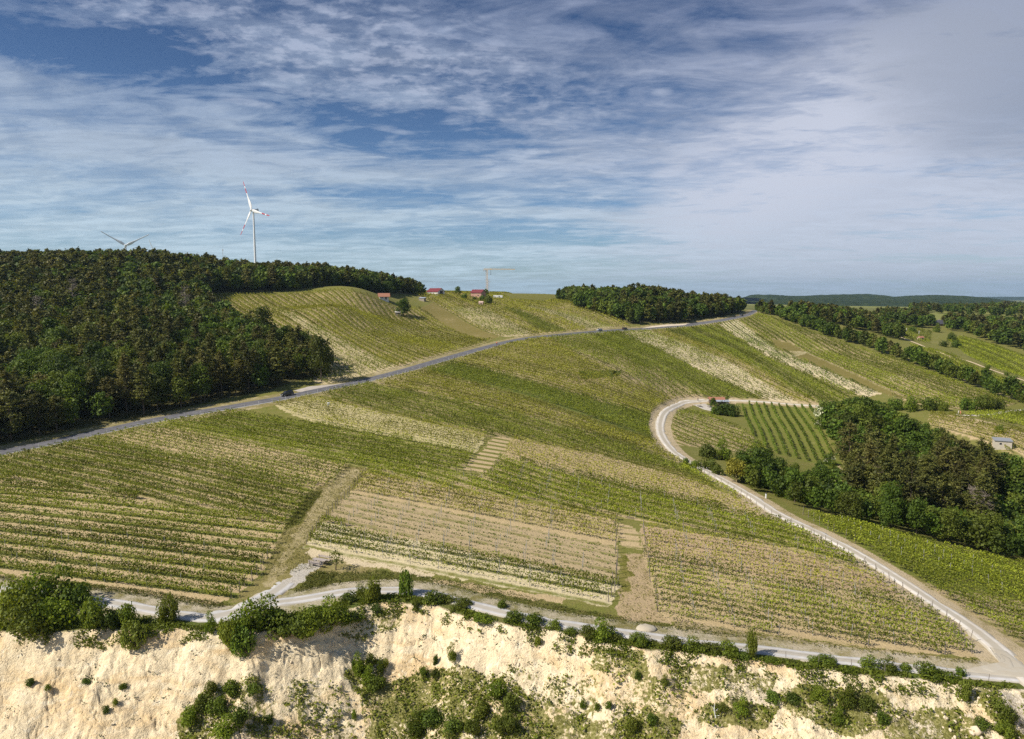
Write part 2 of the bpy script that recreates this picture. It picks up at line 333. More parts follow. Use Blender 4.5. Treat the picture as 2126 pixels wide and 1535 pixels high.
# ------------------------------------------------------------------ fields (outlines traced on the ground)
# name: outline, row direction (two points along a row), row spacing, cover, ground: grass share, stripe strength, vine colour, soil tone
G_DARK, G_MID, G_BRIGHT, G_YEL = 0, 1, 2, 3
FIELDS = [
 # key, outline px, row px, spacing, cover, grassA, stripe, colour, soil, description
 ('upper_left', [(430,612),(650,606),(760,612),(830,640),(900,640),(1030,700),(1010,712),(860,758),(700,795),(660,790),(560,720),(430,640)], [(640,640),(890,760)], 2.0, .62, .42,.10, G_YEL, 0, 'vine row on the slope above the asphalt road, below the white walled hut'),
 ('upper_left_soil', [(560,640),(700,700),(860,775),(700,800),(655,795),(640,690)], [(640,640),(890,760)], 2.0, .5, .0,.0, G_MID, 1, 'sparse vine row on pale soil above the road, beside the wood edge'),
 ('meadow', [(870,640),(900,628),(1050,695),(1010,708),(990,705),(900,660)], None, 0, 0, .62,0, 0, 0, ''),
 ('upper_mid', [(860,612),(985,604),(1120,612),(1160,622),(1300,672),(1310,682),(1100,698),(1040,700),(900,630)], [(900,630),(1040,700)], 2.0, .58, .34,.08, G_YEL, 0, 'vine row between the sloping meadow and the dark round copse above the road'),
 ('upper_mid_soil', [(930,640),(1000,640),(1100,690),(1100,697),(1050,700)], [(900,630),(1040,700)], 2.0, .42, .06,.0, G_MID, 1, 'thin vine row on bare soil right below the two small sheds'),
 ('upper_green', [(1040,640),(1075,645),(1180,688),(1130,690)], [(1050,640),(1180,690)], 2.0, .75, .7,.0, G_MID, 0, 'dense vine row in the green strip between thin soil ones'),
 ('crest_lane', [(1085,637),(1100,636),(1290,684),(1240,690)], [(1085,637),(1240,690)], 2.4, .45, .1,.1, G_MID, 1, 'vine row in the pale lane running down from the crest to the road'),
 ('copse_side', [(1130,630),(1160,640),(1300,676),(1305,682),(1290,684),(1110,638)], [(1130,634),(1300,680)], 2.0, .5, .30,0, G_YEL, 0, 'short vine row beneath the dark round copse'),
 ('crest_grass', [(1040,612),(1160,610),(1155,622),(1130,628),(1060,622)], None, 0, 0, .9,0, 0, 0, ''),
 # below the road, from left to right
 ('striped', [(-420,935),(-120,975),(0,994),(600,1090),(575,1130),(530,1205),(480,1246),(80,1198),(-120,1172),(-420,1132)], [(0,1181),(467,1241)], 2.1, 1.0, .05,.50, G_MID, 0, 'vine row in the striped lower left field with alternating soil and grass'),
 ('dark_block', [(-140,985),(0,950),(130,925),(190,905),(300,930),(662,1008),(640,1040),(600,1092),(0,994),(-120,975)], [(195,920),(662,1011)], 1.9, .85, .34,.22, G_MID, 0, 'dense green vine row in the block left of the mown grass track'),
 ('left_soil', [(190,908),(215,900),(300,884),(400,895),(722,966),(690,1012),(662,1010),(300,932)], [(300,895),(700,985)], 1.9, .6, .02,.1, G_MID, 0, 'patchy vine row on bare soil ending at the mown track top'),
 ('green_band', [(300,884),(400,864),(470,852),(760,900),(985,945),(955,980),(850,985),(770,972),(720,965),(400,893)], [(470,870),(960,962)], 1.9, .9, .5,.15, G_BRIGHT, 0, 'bright yellow green vine row below the road in the long left band'),
 ('dotted', [(560,838),(640,822),(700,835),(1010,908),(985,940),(800,905),(620,868)], [(600,838),(990,925)], 1.9, .5, .0,.05, G_YEL, 2, 'sparse dotted vine row on pale ground below the black car'),
 ('green_low_road', [(650,818),(700,808),(760,798),(840,815),(1300,925),(1450,985),(1420,988),(1065,912),(1010,908),(700,835)], [(740,810),(1080,905)], 2.0, .85, .5,.1, G_MID, 0, 'dense dark vine row in the green belt across the middle slope'),
 ('mid_yellow', [(760,794),(850,775),(880,770),(1380,925),(1400,948),(1450,975),(1300,925),(840,812)], [(850,785),(1380,935)], 2.0, .78, .36,.1, G_YEL, 0, 'yellow green vine row running from the road to the white path bend'),
 ('dark_strip', [(880,770),(935,752),(1120,800),(1372,868),(1368,895),(1372,915)], [(930,765),(1365,885)], 2.0, 1.0, .75,.0, G_MID, 0, 'dark lush vine row in the narrow strip aimed at the path bend'),
 ('mid_slope', [(935,752),(1060,712),(1160,696),(1240,740),(1440,832),(1410,838),(1385,850),(1372,868),(1200,823)], [(1000,745),(1375,855)], 2.0, .74, .34,.08, G_YEL, 0, 'vine row on the middle slope left of the small green thicket'),
 ('tufted', [(1130,698),(1160,695),(1215,692),(1480,835),(1440,833),(1300,790),(1200,740)], [(1180,700),(1470,835)], 2.4, .72, .12,.12, G_MID, 0, 'dark vine row with clear gaps below the road'),
 ('plush', [(1215,692),(1290,690),(1450,770),(1640,836),(1480,832),(1330,760)], [(1250,692),(1560,832)], 2.1, .9, .55,.1, G_MID, 0, 'full green vine row left of the pale soil belt'),
 ('pale_belt', [(1283,690),(1345,686),(1500,745),(1660,838),(1620,838),(1440,762)], [(1290,690),(1640,835)], 2.4, .6, -.25,.0, G_MID, 3, 'thin vine row on the pale chalky belt below the dark car'),
 ('belt_green', [(1345,686),(1380,682),(1560,760),(1700,838),(1660,838),(1500,745)], [(1345,686),(1680,838)], 2.1, .66, .22,.05, G_YEL, 0, 'vine row between the pale belt and the olive slope'),
 ('olive_slope', [(1375,682),(1430,677),(1490,668),(1590,735),(1800,810),(1740,838),(1700,838),(1560,760)], [(1430,677),(1720,838)], 2.1, .9, .5,.1, G_MID, 0, 'dense olive vine row in the broad slope above the plot of dark rows'),
 ('pale_lane', [(1490,668),(1530,663),(1590,705),(1620,735),(1700,762),(1830,818),(1800,825),(1590,738)], [(1500,670),(1600,735)], 2.4, .52, -.25,.0, G_DARK, 3, 'thin vine row in the pale lane curving down the far slope'),
 ('far_right', [(1530,663),(1570,652),(1700,695),(1860,745),(2110,838),(2060,852),(1950,850),(1830,815),(1700,762),(1620,730)], [(1600,665),(1960,825)], 2.2, .62, .36,.10, G_MID, 0, 'vine row on the far right slope under the long hedge'),
 ('far_right_grass', [(1600,705),(1640,712),(1760,772),(1900,832),(1850,822),(1700,762),(1610,722)], None, 0, 0, .75,0, 0, 0, ''),
 ('house_plot', [(1540,838),(1690,846),(1710,880),(1728,948),(1690,962),(1600,940),(1560,905)], [(1600,840),(1655,955)], 3.2, 1.1, .72,.0, G_DARK, 0, 'thick dark vine row in the square plot below the white path'),
 ('bend_inner', [(1405,850),(1470,862),(1560,905),(1600,945),(1540,945),(1480,930),(1410,925),(1392,895)], [(1420,870),(1590,935)], 2.2, .55, .25,.2, G_MID, 0, 'vine row inside the bend of the white path'),
 ('hut_side', [(1930,860),(1985,862),(2060,885),(2150,905),(2150,960),(2060,930),(1930,885)], [(1930,875),(2080,915)], 2.1, .65, .12,.1, G_YEL, 0, 'vine row beside the grey roofed stone shed'),
 ('hut_far', [(2000,862),(2126,856),(2180,862),(2180,900),(2070,880)], [(2010,866),(2126,890)], 2.1, .8, .6,.0, G_BRIGHT, 0, 'vine row above the shed between the two far tracks'),
 # lower middle
 ('terraces', [(1028,905),(1066,912),(1040,950),(1016,986),(958,979),(1000,935)], None, 0, 0, .18,.42, 0, 0, ''),
 ('column_soil', [(1066,912),(1250,945),(1420,990),(1560,1045),(1620,1075),(1560,1072),(1300,1005),(1040,952)], [(1070,935),(1600,1078)], 2.0, .42, -.1,.0, G_YEL, 0, 'thin vine row on bare soil ending above the white path'),
 ('low_green', [(1040,952),(1300,1005),(1560,1072),(1640,1092),(1820,1190),(1860,1212),(1600,1130),(1320,1080),(1280,1075),(760,985),(768,972),(950,985),(1016,988)], [(1040,985),(1700,1150)], 2.0, .9, .42,.22, G_BRIGHT, 0, 'bright green vine row in the wide band under the terraced patch'),
 ('mid_soilgreen', [(758,982),(1280,1080),(1282,1135),(1180,1115),(728,1022)], [(740,1005),(1280,1110)], 2.0, .66, .02,.1, G_YEL, 0, 'vine row just above the newly planted plot'),
 ('path_green', [(1420,990),(1405,950),(1450,978),(1500,1005),(1620,1078),(1560,1045)], [(1420,975),(1600,1065)], 2.0, .9, .6,.0, G_BRIGHT, 0, 'green vine row beside the white path below its bend'),
 ('young', [(727,1022),(1282,1137),(1285,1200),(1270,1215),(690,1090),(668,1085)], [(700,1050),(1280,1175)], 1.7, .13, -.02,.18, G_DARK, 4, 'newly planted vine row of small tufts in bare brown soil'),
 ('white_stripes', [(668,1084),(1290,1216),(1262,1262),(1180,1244),(900,1190),(628,1138)], [(640,1120),(1270,1240)], 1.9, 1.0, -.12,.34, G_MID, 5, 'vine row in the pale striped field above the picnic table'),
 ('steps', [(1284,1085),(1325,1098),(1335,1145),(1284,1130)], None, 0, 0, -.05,.3, 0, 0, ''),
 ('triangle', [(1330,1090),(1600,1130),(1860,1213),(1960,1280),(2064,1352),(2040,1365),(1900,1355),(1600,1318),(1370,1290),(1352,1220),(1335,1150)], [(1360,1200),(1850,1290)], 2.0, .72, .0,.1, G_MID, 0, 'vine row on bare soil in the triangle between the white paths'),
 ('triangle_top', [(1330,1090),(1600,1135),(1860,1213),(1900,1240),(1700,1220),(1340,1155)], [(1360,1200),(1850,1290)], 2.0, .42, -.1,.1, G_YEL, 6, 'sparse vine row on reddish soil at the top of the path triangle'),
 ('right_green', [(1662,1068),(1900,1122),(2200,1195),(2200,1270),(2126,1245),(1950,1222),(1880,1190),(1760,1125)], [(1700,1085),(2126,1215)], 2.0, .98, .75,.0, G_BRIGHT, 0, 'lush vine row right of the white path along the wood'),
 ('right_low', [(1880,1192),(1950,1222),(2126,1245),(2200,1270),(2200,1420),(2126,1370),(2060,1312),(1960,1240)], [(1950,1225),(2126,1275)], 2.0, .82, .2,.1, G_MID, 0, 'vine row on dark soil in the lower right corner outside the path'),
 ('beyond_a', [(1965,705),(2000,700),(2200,770),(2200,830),(2126,785),(2030,752)], [(1990,705),(2126,755)], 2.6, .9, .6,.0, G_BRIGHT, 0, 'vine row in the distant field beyond the hedge'),
 ('valley_vines', [(1888,716),(1915,724),(2030,764),(2126,800),(2200,830),(2200,866),(2126,838),(2000,792),(1900,752)], [(1915,724),(2126,805)], 2.6, .85, .6,.1, G_BRIGHT, 0, 'distant vine row between the long hedge and the valley track'),
 ('beyond_b', [(1835,680),(1850,672),(1935,690),(1930,715),(1880,704)], [(1850,676),(1920,712)], 3.0, .6, .8,.0, G_MID, 0, 'vine row in the small distant plot with white posts'),
]
for k, f in enumerate(FIELDS):
    f = list(f); f[1] = hits(f[1])[:, :2]
    if f[2]:
        a, b = hits(f[2])[:, :2]; d = (b - a) / np.hypot(*(b - a)); f[2] = (a, d)
    FIELDS[k] = f

W_FOREST = [  # woods, in world metres, from ground points
 np.vstack([hits([(-250,985),(-150,965),(0,924),(200,884),(400,843),(560,812),(600,796),(640,784),(690,776),(650,740),(560,715),(500,690),(435,650),(425,622)])[:, :2],
            np.array([PY(450,615,428)[:2], PY(560,608,448)[:2], PY(650,606,466)[:2], PY(760,610,490)[:2], PY(860,612,545)[:2], PY(880,612,590)[:2], (-90, 640), (-230, 560), (-330, 480), (-520, 420)])]),
 np.vstack([hits([(1158,624),(1200,640),(1310,674),(1430,668),(1500,659),(1545,648)])[:, :2], np.array([(205, 640), (110, 640), (60, 690), (42, 660)])]),
]
SOILS = [(.43,.33,.185),(.46,.38,.22),(.44,.38,.20),(.55,.46,.29),(.38,.295,.17),(.53,.45,.28),(.40,.295,.175)]
GRASS = (.135,.145,.028)
def field_id(x, y):
    fid = np.full(x.shape, -1, np.int32)
    for k, f in enumerate(FIELDS): fid[inpoly(x, y, f[1])] = k
    return fid

# ------------------------------------------------------------------ mesh helpers
def mesh_np(name, V, Fc, mats=None, attrs=None, smooth=False, matidx=None):
    V = np.asarray(V, np.float32); Fc = np.asarray(Fc, np.int32)
    me = bpy.data.meshes.new(name); n, k = Fc.shape
    me.vertices.add(len(V)); me.vertices.foreach_set('co', V.ravel())
    me.loops.add(n * k); me.loops.foreach_set('vertex_index', Fc.ravel())
    me.polygons.add(n); me.polygons.foreach_set('loop_start', np.arange(0, n * k, k, dtype=np.int32))
    if matidx is not None: me.polygons.foreach_set('material_index', np.asarray(matidx, np.int32))
    if smooth: me.polygons.foreach_set('use_smooth', np.ones(n, bool))
    for an, (typ, dom, dat) in (attrs or {}).items():
        at = me.attributes.new(an, typ, dom)
        at.data.foreach_set('value' if typ == 'FLOAT' else ('vector' if typ == 'FLOAT_VECTOR' else 'color'), np.asarray(dat, np.float32).ravel())
    for m in (mats or []): me.materials.append(m)
    me.update(calc_edges=True); me.validate()
    return me
def link(name, data, parent=None, loc=None, rot=None, scale=None):
    o = bpy.data.objects.new(name, data); COL.objects.link(o)
    if parent is not None: o.parent = parent
    if loc is not None: o.location = loc
    if rot is not None: o.rotation_euler = rot
    if scale is not None: o.scale = scale
    return o
def tag(o, label=None, cat=None, group=None, kind=None):
    if label: o['label'] = label
    if cat: o['category'] = cat
    if group: o['group'] = group
    if kind: o['kind'] = kind
    return o
def thing(name, label, cat, loc, rz=0, group=None, scale=1):
    o = link(name, None, None, loc, (0, 0, rz)); o.empty_display_size = .5
    if scale != 1: o.scale = (scale,) * 3
    return tag(o, label, cat, group)
def dup(root, loc=None, rz=None, label=None, scale=None, group=None):
    r = root.copy(); COL.objects.link(r)
    if loc is not None: r.location = loc
    if rz is not None: r.rotation_euler = (0, 0, rz)
    if scale is not None: r.scale = scale
    if label: r['label'] = label
    if group: r['group'] = group
    for ch in list(root.children):
        c = ch.copy(); COL.objects.link(c); c.parent = r
        for g in ch.children:
            d = g.copy(); COL.objects.link(d); d.parent = c
    return r

class MB:
    """collects solids; build() links them as one mesh"""
    def __init__(s): s.bm = bmesh.new()
    def box(s, c, size, rot=None, mi=0):
        m = Matrix.Translation(c) @ (rot.to_matrix().to_4x4() if rot is not None else Matrix.Identity(4)) @ Matrix.Diagonal((size[0], size[1], size[2], 1))
        r = bmesh.ops.create_cube(s.bm, size=1, matrix=m)
        for f in {f for v in r['verts'] for f in v.link_faces}: f.material_index = mi
        return s
    def bar(s, a, b, w, h=None, mi=0):
        a = Vector(a); b = Vector(b); d = b - a
        q = d.to_track_quat('X', 'Z'); return s.box((a + b) / 2, (d.length, w, h or w), q, mi)
    def tube(s, a, b, r1, r2=None, n=10, mi=0, caps=True):
        a = Vector(a); b = Vector(b); d = b - a
        m = Matrix.Translation((a + b) / 2) @ d.to_track_quat('Z', 'Y').to_matrix().to_4x4()
        r = bmesh.ops.create_cone(s.bm, cap_ends=caps, segments=n, radius1=r1, radius2=r1 if r2 is None else r2, depth=d.length, matrix=m)
        for f in {f for v in r['verts'] for f in v.link_faces}: f.material_index = mi
        return s
    def ball(s, c, r, sc=(1, 1, 1), n=12, mi=0):
        m = Matrix.Translation(c) @ Matrix.Diagonal((r * sc[0], r * sc[1], r * sc[2], 1))
        q = bmesh.ops.create_uvsphere(s.bm, u_segments=n, v_segments=max(6, n // 2), radius=1, matrix=m)
        for f in {f for v in q['verts'] for f in v.link_faces}: f.material_index = mi
        return s
    def poly(s, pts, faces, mi=0):
        vs = [s.bm.verts.new(p) for p in pts]
        for f in faces:
            q = s.bm.faces.new([vs[i] for i in f]); q.material_index = mi
        return s
    def prism(s, prof, x0, x1, mi=0):
        """profile in (y,z) swept along x"""
        n = len(prof); pts = [(x0, y, z) for y, z in prof] + [(x1, y, z) for y, z in prof]
        fs = [tuple(range(n))[::-1], tuple(range(n, 2 * n))] + [(i, (i + 1) % n, n + (i + 1) % n, n + i) for i in range(n)]
        return s.poly(pts, fs, mi)
    def build(s, name, mat, parent=None, smooth=False, bevel=0, loc=None, rot=None):
        bmesh.ops.recalc_face_normals(s.bm, faces=s.bm.faces)
        if bevel: bmesh.ops.bevel(s.bm, geom=list(s.bm.edges), offset=bevel, segments=1, affect='EDGES')
        me = bpy.data.meshes.new(name); s.bm.to_mesh(me); s.bm.free()
        for m in (mat if isinstance(mat, (list, tuple)) else [mat]): me.materials.append(m)
        if smooth:
            for p in me.polygons: p.use_smooth = True
        return link(name, me, parent, loc, rot)

# ------------------------------------------------------------------ materials
def new_mat(name):
    m = bpy.data.materials.new(name); m.use_nodes = True
    t = NT(m.node_tree); t.n.clear()
    out = t.node('ShaderNodeOutputMaterial'); return m, t, out
def plain(name, col, rough=.6, metal=0.0, var=.18, scale=2.0, bump=0.0, spec=.4):
    m, t, out = new_mat(name)
    p = t.node('ShaderNodeTexCoord').outputs['Object']
    nz = t.noise(p, scale, 5, .6); nf = t.noise(p, scale * 7, 3, .6)
    f = t.math('ADD', t.math('MULTIPLY', t.math('SUBTRACT', nz, .5), 2 * var), t.math('MULTIPLY', t.math('SUBTRACT', nf, .5), var))
    c = t.vmath('SCALE', col, t.math('ADD', 1.0, f))
    b = t.node('ShaderNodeBsdfPrincipled'); t.put(b.inputs['Base Color'], c)
    b.inputs['Roughness'].default_value = rough; b.inputs['Metallic'].default_value = metal; b.inputs['Specular IOR Level'].default_value = spec
    if bump:
        bp = t.node('ShaderNodeBump'); bp.inputs['Strength'].default_value = bump; bp.inputs['Distance'].default_value = .03
        t.put(bp.inputs['Height'], nf); t.l.new(bp.outputs[0], b.inputs['Normal'])
    t.l.new(b.outputs[0], out.inputs[0]); return m
def leaf_mat(name, a, b_, c=None, transl=.3, rand=.6):
    """foliage: colour varies leaf by leaf (attribute v), tree by tree (object random / attribute t) and in soft patches"""
    m, t, out = new_mat(name)
    g = t.node('ShaderNodeNewGeometry'); at = t.attr('v'); av = at.outputs['Fac']
    tr = t.math('FRACT', t.math('ADD', t.node('ShaderNodeObjectInfo').outputs['Random'], t.attr('t').outputs['Fac']))
    nz = t.noise(g.outputs['Position'], .35, 3, .6)
    f = t.math('ADD', t.math('MULTIPLY', av, .55), t.math('MULTIPLY', nz, .45))
    col = t.mix(t.ramp(f, .2, .8), a, b_)
    if c is not None: col = t.mix(t.math('MULTIPLY', t.ramp(tr, .45, 1.0), rand), col, c)
    br = t.math('ADD', .58, t.math('MULTIPLY', t.math('FRACT', t.math('MULTIPLY', tr, 7.31)), .72))
    col = t.vmath('SCALE', col, br)
    d = t.node('ShaderNodeBsdfPrincipled'); t.put(d.inputs['Base Color'], col); d.inputs['Roughness'].default_value = .62
    d.inputs['Specular IOR Level'].default_value = .25
    tl = t.node('ShaderNodeBsdfTranslucent'); t.put(tl.inputs[0], t.mix(1.0, col, (1.15, 1.1, .5), 'MULTIPLY'))
    mx = t.node('ShaderNodeMixShader'); mx.inputs[0].default_value = transl
    t.l.new(d.outputs[0], mx.inputs[1]); t.l.new(tl.outputs[0], mx.inputs[2]); t.l.new(mx.outputs[0], out.inputs[0])
    return m
VINE = [leaf_mat('vine_dark', (.085,.130,.014), (.170,.222,.024)), leaf_mat('vine_mid', (.122,.158,.014), (.262,.285,.028)),
        leaf_mat('vine_bright', (.148,.190,.013), (.320,.350,.030)), leaf_mat('vine_yellow', (.168,.180,.015), (.350,.345,.042))]
M_PINE = leaf_mat('pine_needles', (.058,.072,.014), (.165,.165,.032), (.150,.118,.038), .3, .45)
M_BROAD = leaf_mat('broad_leaves', (.042,.076,.008), (.115,.175,.016), (.140,.150,.020), .35)
M_BUSHD = leaf_mat('dark_bush_leaves', (.055,.095,.010), (.130,.190,.018), (.150,.165,.025), .35)
M_BUSH = leaf_mat('bush_leaves', (.075,.120,.010), (.195,.250,.020), (.190,.200,.028), .4)
M_YTREE = leaf_mat('yellow_leaves', (.30,.28,.03), (.50,.46,.06), None, .35)
M_BLOOM = leaf_mat('blossom', (.40,.42,.26), (.62,.62,.45), None, .3)
M_DEAD = plain('dead_twigs', (.20,.165,.13), .8)
M_WEED = leaf_mat('weeds', (.095,.135,.014), (.270,.290,.035), None, .3)
M_DRY = leaf_mat('dry_brush', (.17,.15,.10), (.30,.26,.17), None, .2)
M_SHRUBB = leaf_mat('broom', (.022,.048,.010), (.050,.085,.016), None, .2)
M_TUFTG = leaf_mat('verge_grass', (.070,.085,.012), (.150,.155,.028), None, .35)
M_TUFT = leaf_mat('grass_blades', (.10,.11,.018), (.22,.20,.055), None, .35)
M_BARK = plain('bark', (.10,.075,.055), .9, var=.35, scale=3)
M_POST = plain('weathered_post', (.33,.32,.30), .7)
M_STAKE = plain('stake_wood', (.20,.17,.14), .85, var=.3)

def ground_mat():
    m, t, out = new_mat('ground_soil')
    g = t.node('ShaderNodeNewGeometry'); P = g.outputs['Position']
    soil = t.attr('soil').outputs['Color']; grass = t.attr('grass').outputs['Color']
    mx = t.attr('mixv').outputs['Vector']; A, amp, rowc = t.xyz(mx)
    q = t.attr('quar').outputs['Fac']
    n1 = t.noise(P, .045, 4, .55); n2 = t.noise(P, .45, 5, .62); n3 = t.noise(P, 3.2, 4, .65); n4 = t.noise(P, 1.1, 3, .6)
    s = t.math('SINE', t.math('MULTIPLY', rowc, math.pi))
    f = t.math('ADD', A, t.math('MULTIPLY', amp, s))
    f = t.math('ADD', f, t.math('MULTIPLY', t.math('SUBTRACT', n2, .5), 1.25))
    f = t.math('ADD', f, t.math('MULTIPLY', t.math('SUBTRACT', n3, .5), .8))
    f = t.math('ADD', f, t.math('MULTIPLY', t.math('SUBTRACT', n1, .5), .7))
    f = t.ramp(f, .08, .72)
    vs = t.math('ADD', .55, t.math('ADD', t.math('MULTIPLY', n3, .5), t.math('MULTIPLY', n2, .42)))
    sc = t.vmath('SCALE', soil, vs)
    sc = t.mix(t.math('MULTIPLY', t.ramp(n4, .52, .70), t.math('SUBTRACT', .30, t.math('MULTIPLY', q, .15))), sc, (.30, .235, .15))
    gc = t.mix(t.ramp(n2, .35, .68), grass, t.mix(.5, grass, (.235, .19, .075)))
    gc = t.vmath('SCALE', gc, t.math('ADD', .45, t.math('MULTIPLY', n3, 1.1)))
    col = t.mix(f, sc, gc)
    # quarry face: cream sand with ochre bands, grey crust and pebbles
    nq = t.noise(t.vmath('MULTIPLY', P, (.09, .09, .30)), 1.0, 5, .6, .8); nq2 = t.noise(P, .9, 6, .68, .4); nq3 = t.noise(P, 5.5, 3, .7)
    qc = t.mix(t.ramp(nq, .42, .66), (.72, .60, .40), (.64, .475, .265))
    qc = t.mix(t.math('MULTIPLY', t.ramp(nq2, .52, .66), .6), qc, (.44, .355, .245))
    qc = t.mix(t.math('MULTIPLY', t.ramp(nq2, .46, .36), .5), qc, (.84, .75, .58))
    qc = t.mix(t.math('MULTIPLY', t.ramp(nq3, .60, .70), .55), qc, (.25, .20, .13))
    qc = t.mix(t.attr('qg').outputs['Fac'], qc, t.mix(t.ramp(nq3, .4, .6), (.40, .335, .25), (.62, .56, .45)))
    crk = t.math('ABSOLUTE', t.math('SUBTRACT', t.noise(t.vmath('MULTIPLY', P, (.35, .5, .8)), 1.0, 5, .62, 1.2), .5)); crk = t.math('MULTIPLY', t.ramp(crk, .0, .012, 1, 0), t.ramp(nq2, .46, .60))
    qc = t.mix(t.math('MULTIPLY', crk, .65), qc, (.27, .20, .125))
    qv = t.ramp(t.math('ADD', t.attr('qv').outputs['Fac'], t.math('MULTIPLY', t.math('SUBTRACT', t.noise(P, 1.8, 5, .7, .3), .5), 2.6)), .45, .75)
    qc = t.mix(qv, qc, t.mix(t.ramp(n3, .4, .6), (.13, .125, .03), (.26, .24, .09)))
    col = t.mix(q, col, qc)
    b = t.node('ShaderNodeBsdfPrincipled'); t.put(b.inputs['Base Color'], col)
    b.inputs['Roughness'].default_value = .95; b.inputs['Specular IOR Level'].default_value = .1
    hh = t.math('ADD', t.math('MULTIPLY', n3, .16), t.math('MULTIPLY', t.math('ADD', nq2, t.math('MULTIPLY', nq3, .25)), t.math('ADD', .12, t.math('MULTIPLY', q, .30))))
    bp = t.node('ShaderNodeBump'); bp.inputs['Strength'].default_value = 1.0; bp.inputs['Distance'].default_value = 1.0
    t.put(bp.inputs['Height'], hh); t.l.new(bp.outputs[0], b.inputs['Normal'])
    t.l.new(b.outputs[0], out.inputs[0]); return m
M_GROUND = ground_mat()

# ------------------------------------------------------------------ the ground, one sheet to the horizon
def cum(a, b, growth):
    n = int(math.ceil(math.log(b / a) / growth)); return a * (b / a) ** (np.arange(n) / n)
rad = np.concatenate([[0.01, 8, 20], cum(32, 62, .02), cum(62, 125, .0026), cum(125, 270, .0040), cum(270, 700, .0075), cum(700, 2000, .02), cum(2000, 14000, .06), [14000]])
ang = np.concatenate([np.linspace(-180, -60, 30)[:-1], np.linspace(-60, -39, 40)[:-1], np.linspace(-39, 39, 1240), np.linspace(39, 60, 40)[1:], np.linspace(60, 180, 30)[1:-1]])
ang = np.radians(ang)
RR, AA = np.meshgrid(rad, ang, indexing='ij'); gx = (RR * np.sin(AA)).ravel(); gy = (RR * np.cos(AA)).ravel()
gz = hfull(gx, gy)
wbx = (fbm(gx / 1.6, gy / 1.6, 201, 3) - .5) * 2.0; wby = (fbm(gx / 1.6, gy / 1.6, 205, 3) - .5) * 2.0
fid = field_id(gx + wbx, gy + wby); qd = quarry(gx, gy)
d_road = polydist(gx, gy, ROAD, 16); d_path = polydist(gx, gy, PATH, 12); d_low = polydist(gx, gy, LOW, 12)
N = len(gx)
soil = np.tile(np.array(SOILS[0]), (N, 1)); grass = np.tile(np.array(GRASS), (N, 1)); A = np.full(N, .75); amp = np.zeros(N); rowc = np.zeros(N)
for k, f in enumerate(FIELDS):
    m = fid == k
    A[m] = f[5] + .10; amp[m] = f[6] * 1.7; soil[m] = SOILS[f[8]]
    if f[8] == 3: A[m] = -.42
    if f[2]:
        a, d = f[2]; nrm = np.array([-d[1], d[0]])
        rowc[m] = ((gx[m] - a[0]) * nrm[0] + (gy[m] - a[1]) * nrm[1]) / f[3]
    elif f[0] in ('terraces', 'steps'):
        a, b = hits([(1000, 940), (1060, 950)])[:, :2]; d = (b - a) / np.hypot(*(b - a))
        rowc[m] = (-(gx[m] - a[0]) * d[1] + (gy[m] - a[1]) * d[0]) / 1.7
    if np.hypot(*f[1].mean(0)) > 260 and f[4] < .9: A[m] -= .02; amp[m] += .14
    if f[4] > .85: grass[m] = (.135, .160, .024)
    if f[0] in ('meadow', 'far_right_grass'): grass[m] = (.16, .135, .035)
    if f[0] == 'crest_grass': grass[m] = (.12, .125, .02)
    if f[0] == 'dark_strip': grass[m] = (.085, .12, .018)
# lanes, verges and mown tracks
def paint(pxs, a=None, s=None, g=None, am=0.0):
    m = inpoly(gx + wbx * 1.3, gy + wby * 1.3, hits(pxs)[:, :2])
    if a is not None: A[m] = a
    if s is not None: soil[m] = s
    if g is not None: grass[m] = g
    amp[m] = am
track = [(480,1250),(535,1205),(590,1100),(650,1020),(718,967),(766,972),(728,1022),(668,1085),(628,1138),(660,1150),(760,1170),(830,1226),(660,1240),(560,1252)]
paint(track, .62, (.40,.32,.18), (.19,.165,.055))
paint([(700,975),(752,975),(655,1090),(610,1150),(560,1225),(545,1215),(610,1110)], .35, (.42,.345,.20), (.21,.18,.065))
paint([(640,1022),(672,1020),(618,1090),(585,1100)], .9, None, (.11,.12,.02))
paint([(625,1240),(700,1190),(790,1185),(1000,1215),(1180,1262),(1330,1290),(1600,1330),(1600,1345),(1300,1312),(1000,1258),(830,1222),(700,1228)], 1.05, None, (.085,.092,.018))
paint([(560,1250),(600,1215),(660,1185),(700,1190),(660,1238)], 1.05, None, (.095,.105,.018))
paint([(0,1196),(300,1226),(480,1256),(440,1278),(300,1258),(0,1222)], .8, None, (.095,.095,.02))
paint([(-60,1188),(80,1205),(60,1214),(-60,1205)], -.3)
paint([(240,1206),(470,1246),(455,1256),(220,1226)], -.25)
paint([(1284,1150),(1335,1150),(1370,1280),(1390,1298),(1300,1290),(1280,1262),(1290,1215)], .22, (.40,.30,.18), (.20,.17,.06))
paint([(1286,1150),(1302,1152),(1308,1215),(1298,1245),(1290,1215)], .9, None, (.13,.13,.02))
paint([(900,1200),(1180,1245),(1170,1256),(900,1212)], -.3)
paint([(640,1140),(900,1192),(895,1202),(640,1152)], -.1, (.52,.43,.28))
paint([(1400,1290),(1600,1320),(1900,1357),(2050,1372),(2075,1362),(2085,1375),(2000,1390),(1700,1355),(1400,1310)], .38, (.40,.32,.2), (.18,.155,.06))
paint([(1150,790),(1290,768),(1280,790),(1200,800)], .2)
paint([(1200,772),(1290,770),(1285,782),(1210,787)], 1.2, None, (.05,.09,.012))
paint([(1620,728),(1690,730),(1640,745),(1600,738)], .25, (.42,.36,.2))
paint([(1838,780),(1890,775),(1900,785),(1850,792)], .0, (.45,.36,.22))
paint([(1728,842),(1735,930),(1760,990),(1690,965),(1740,945),(1712,880),(1692,845)], 1.2, None, (.10,.135,.015))
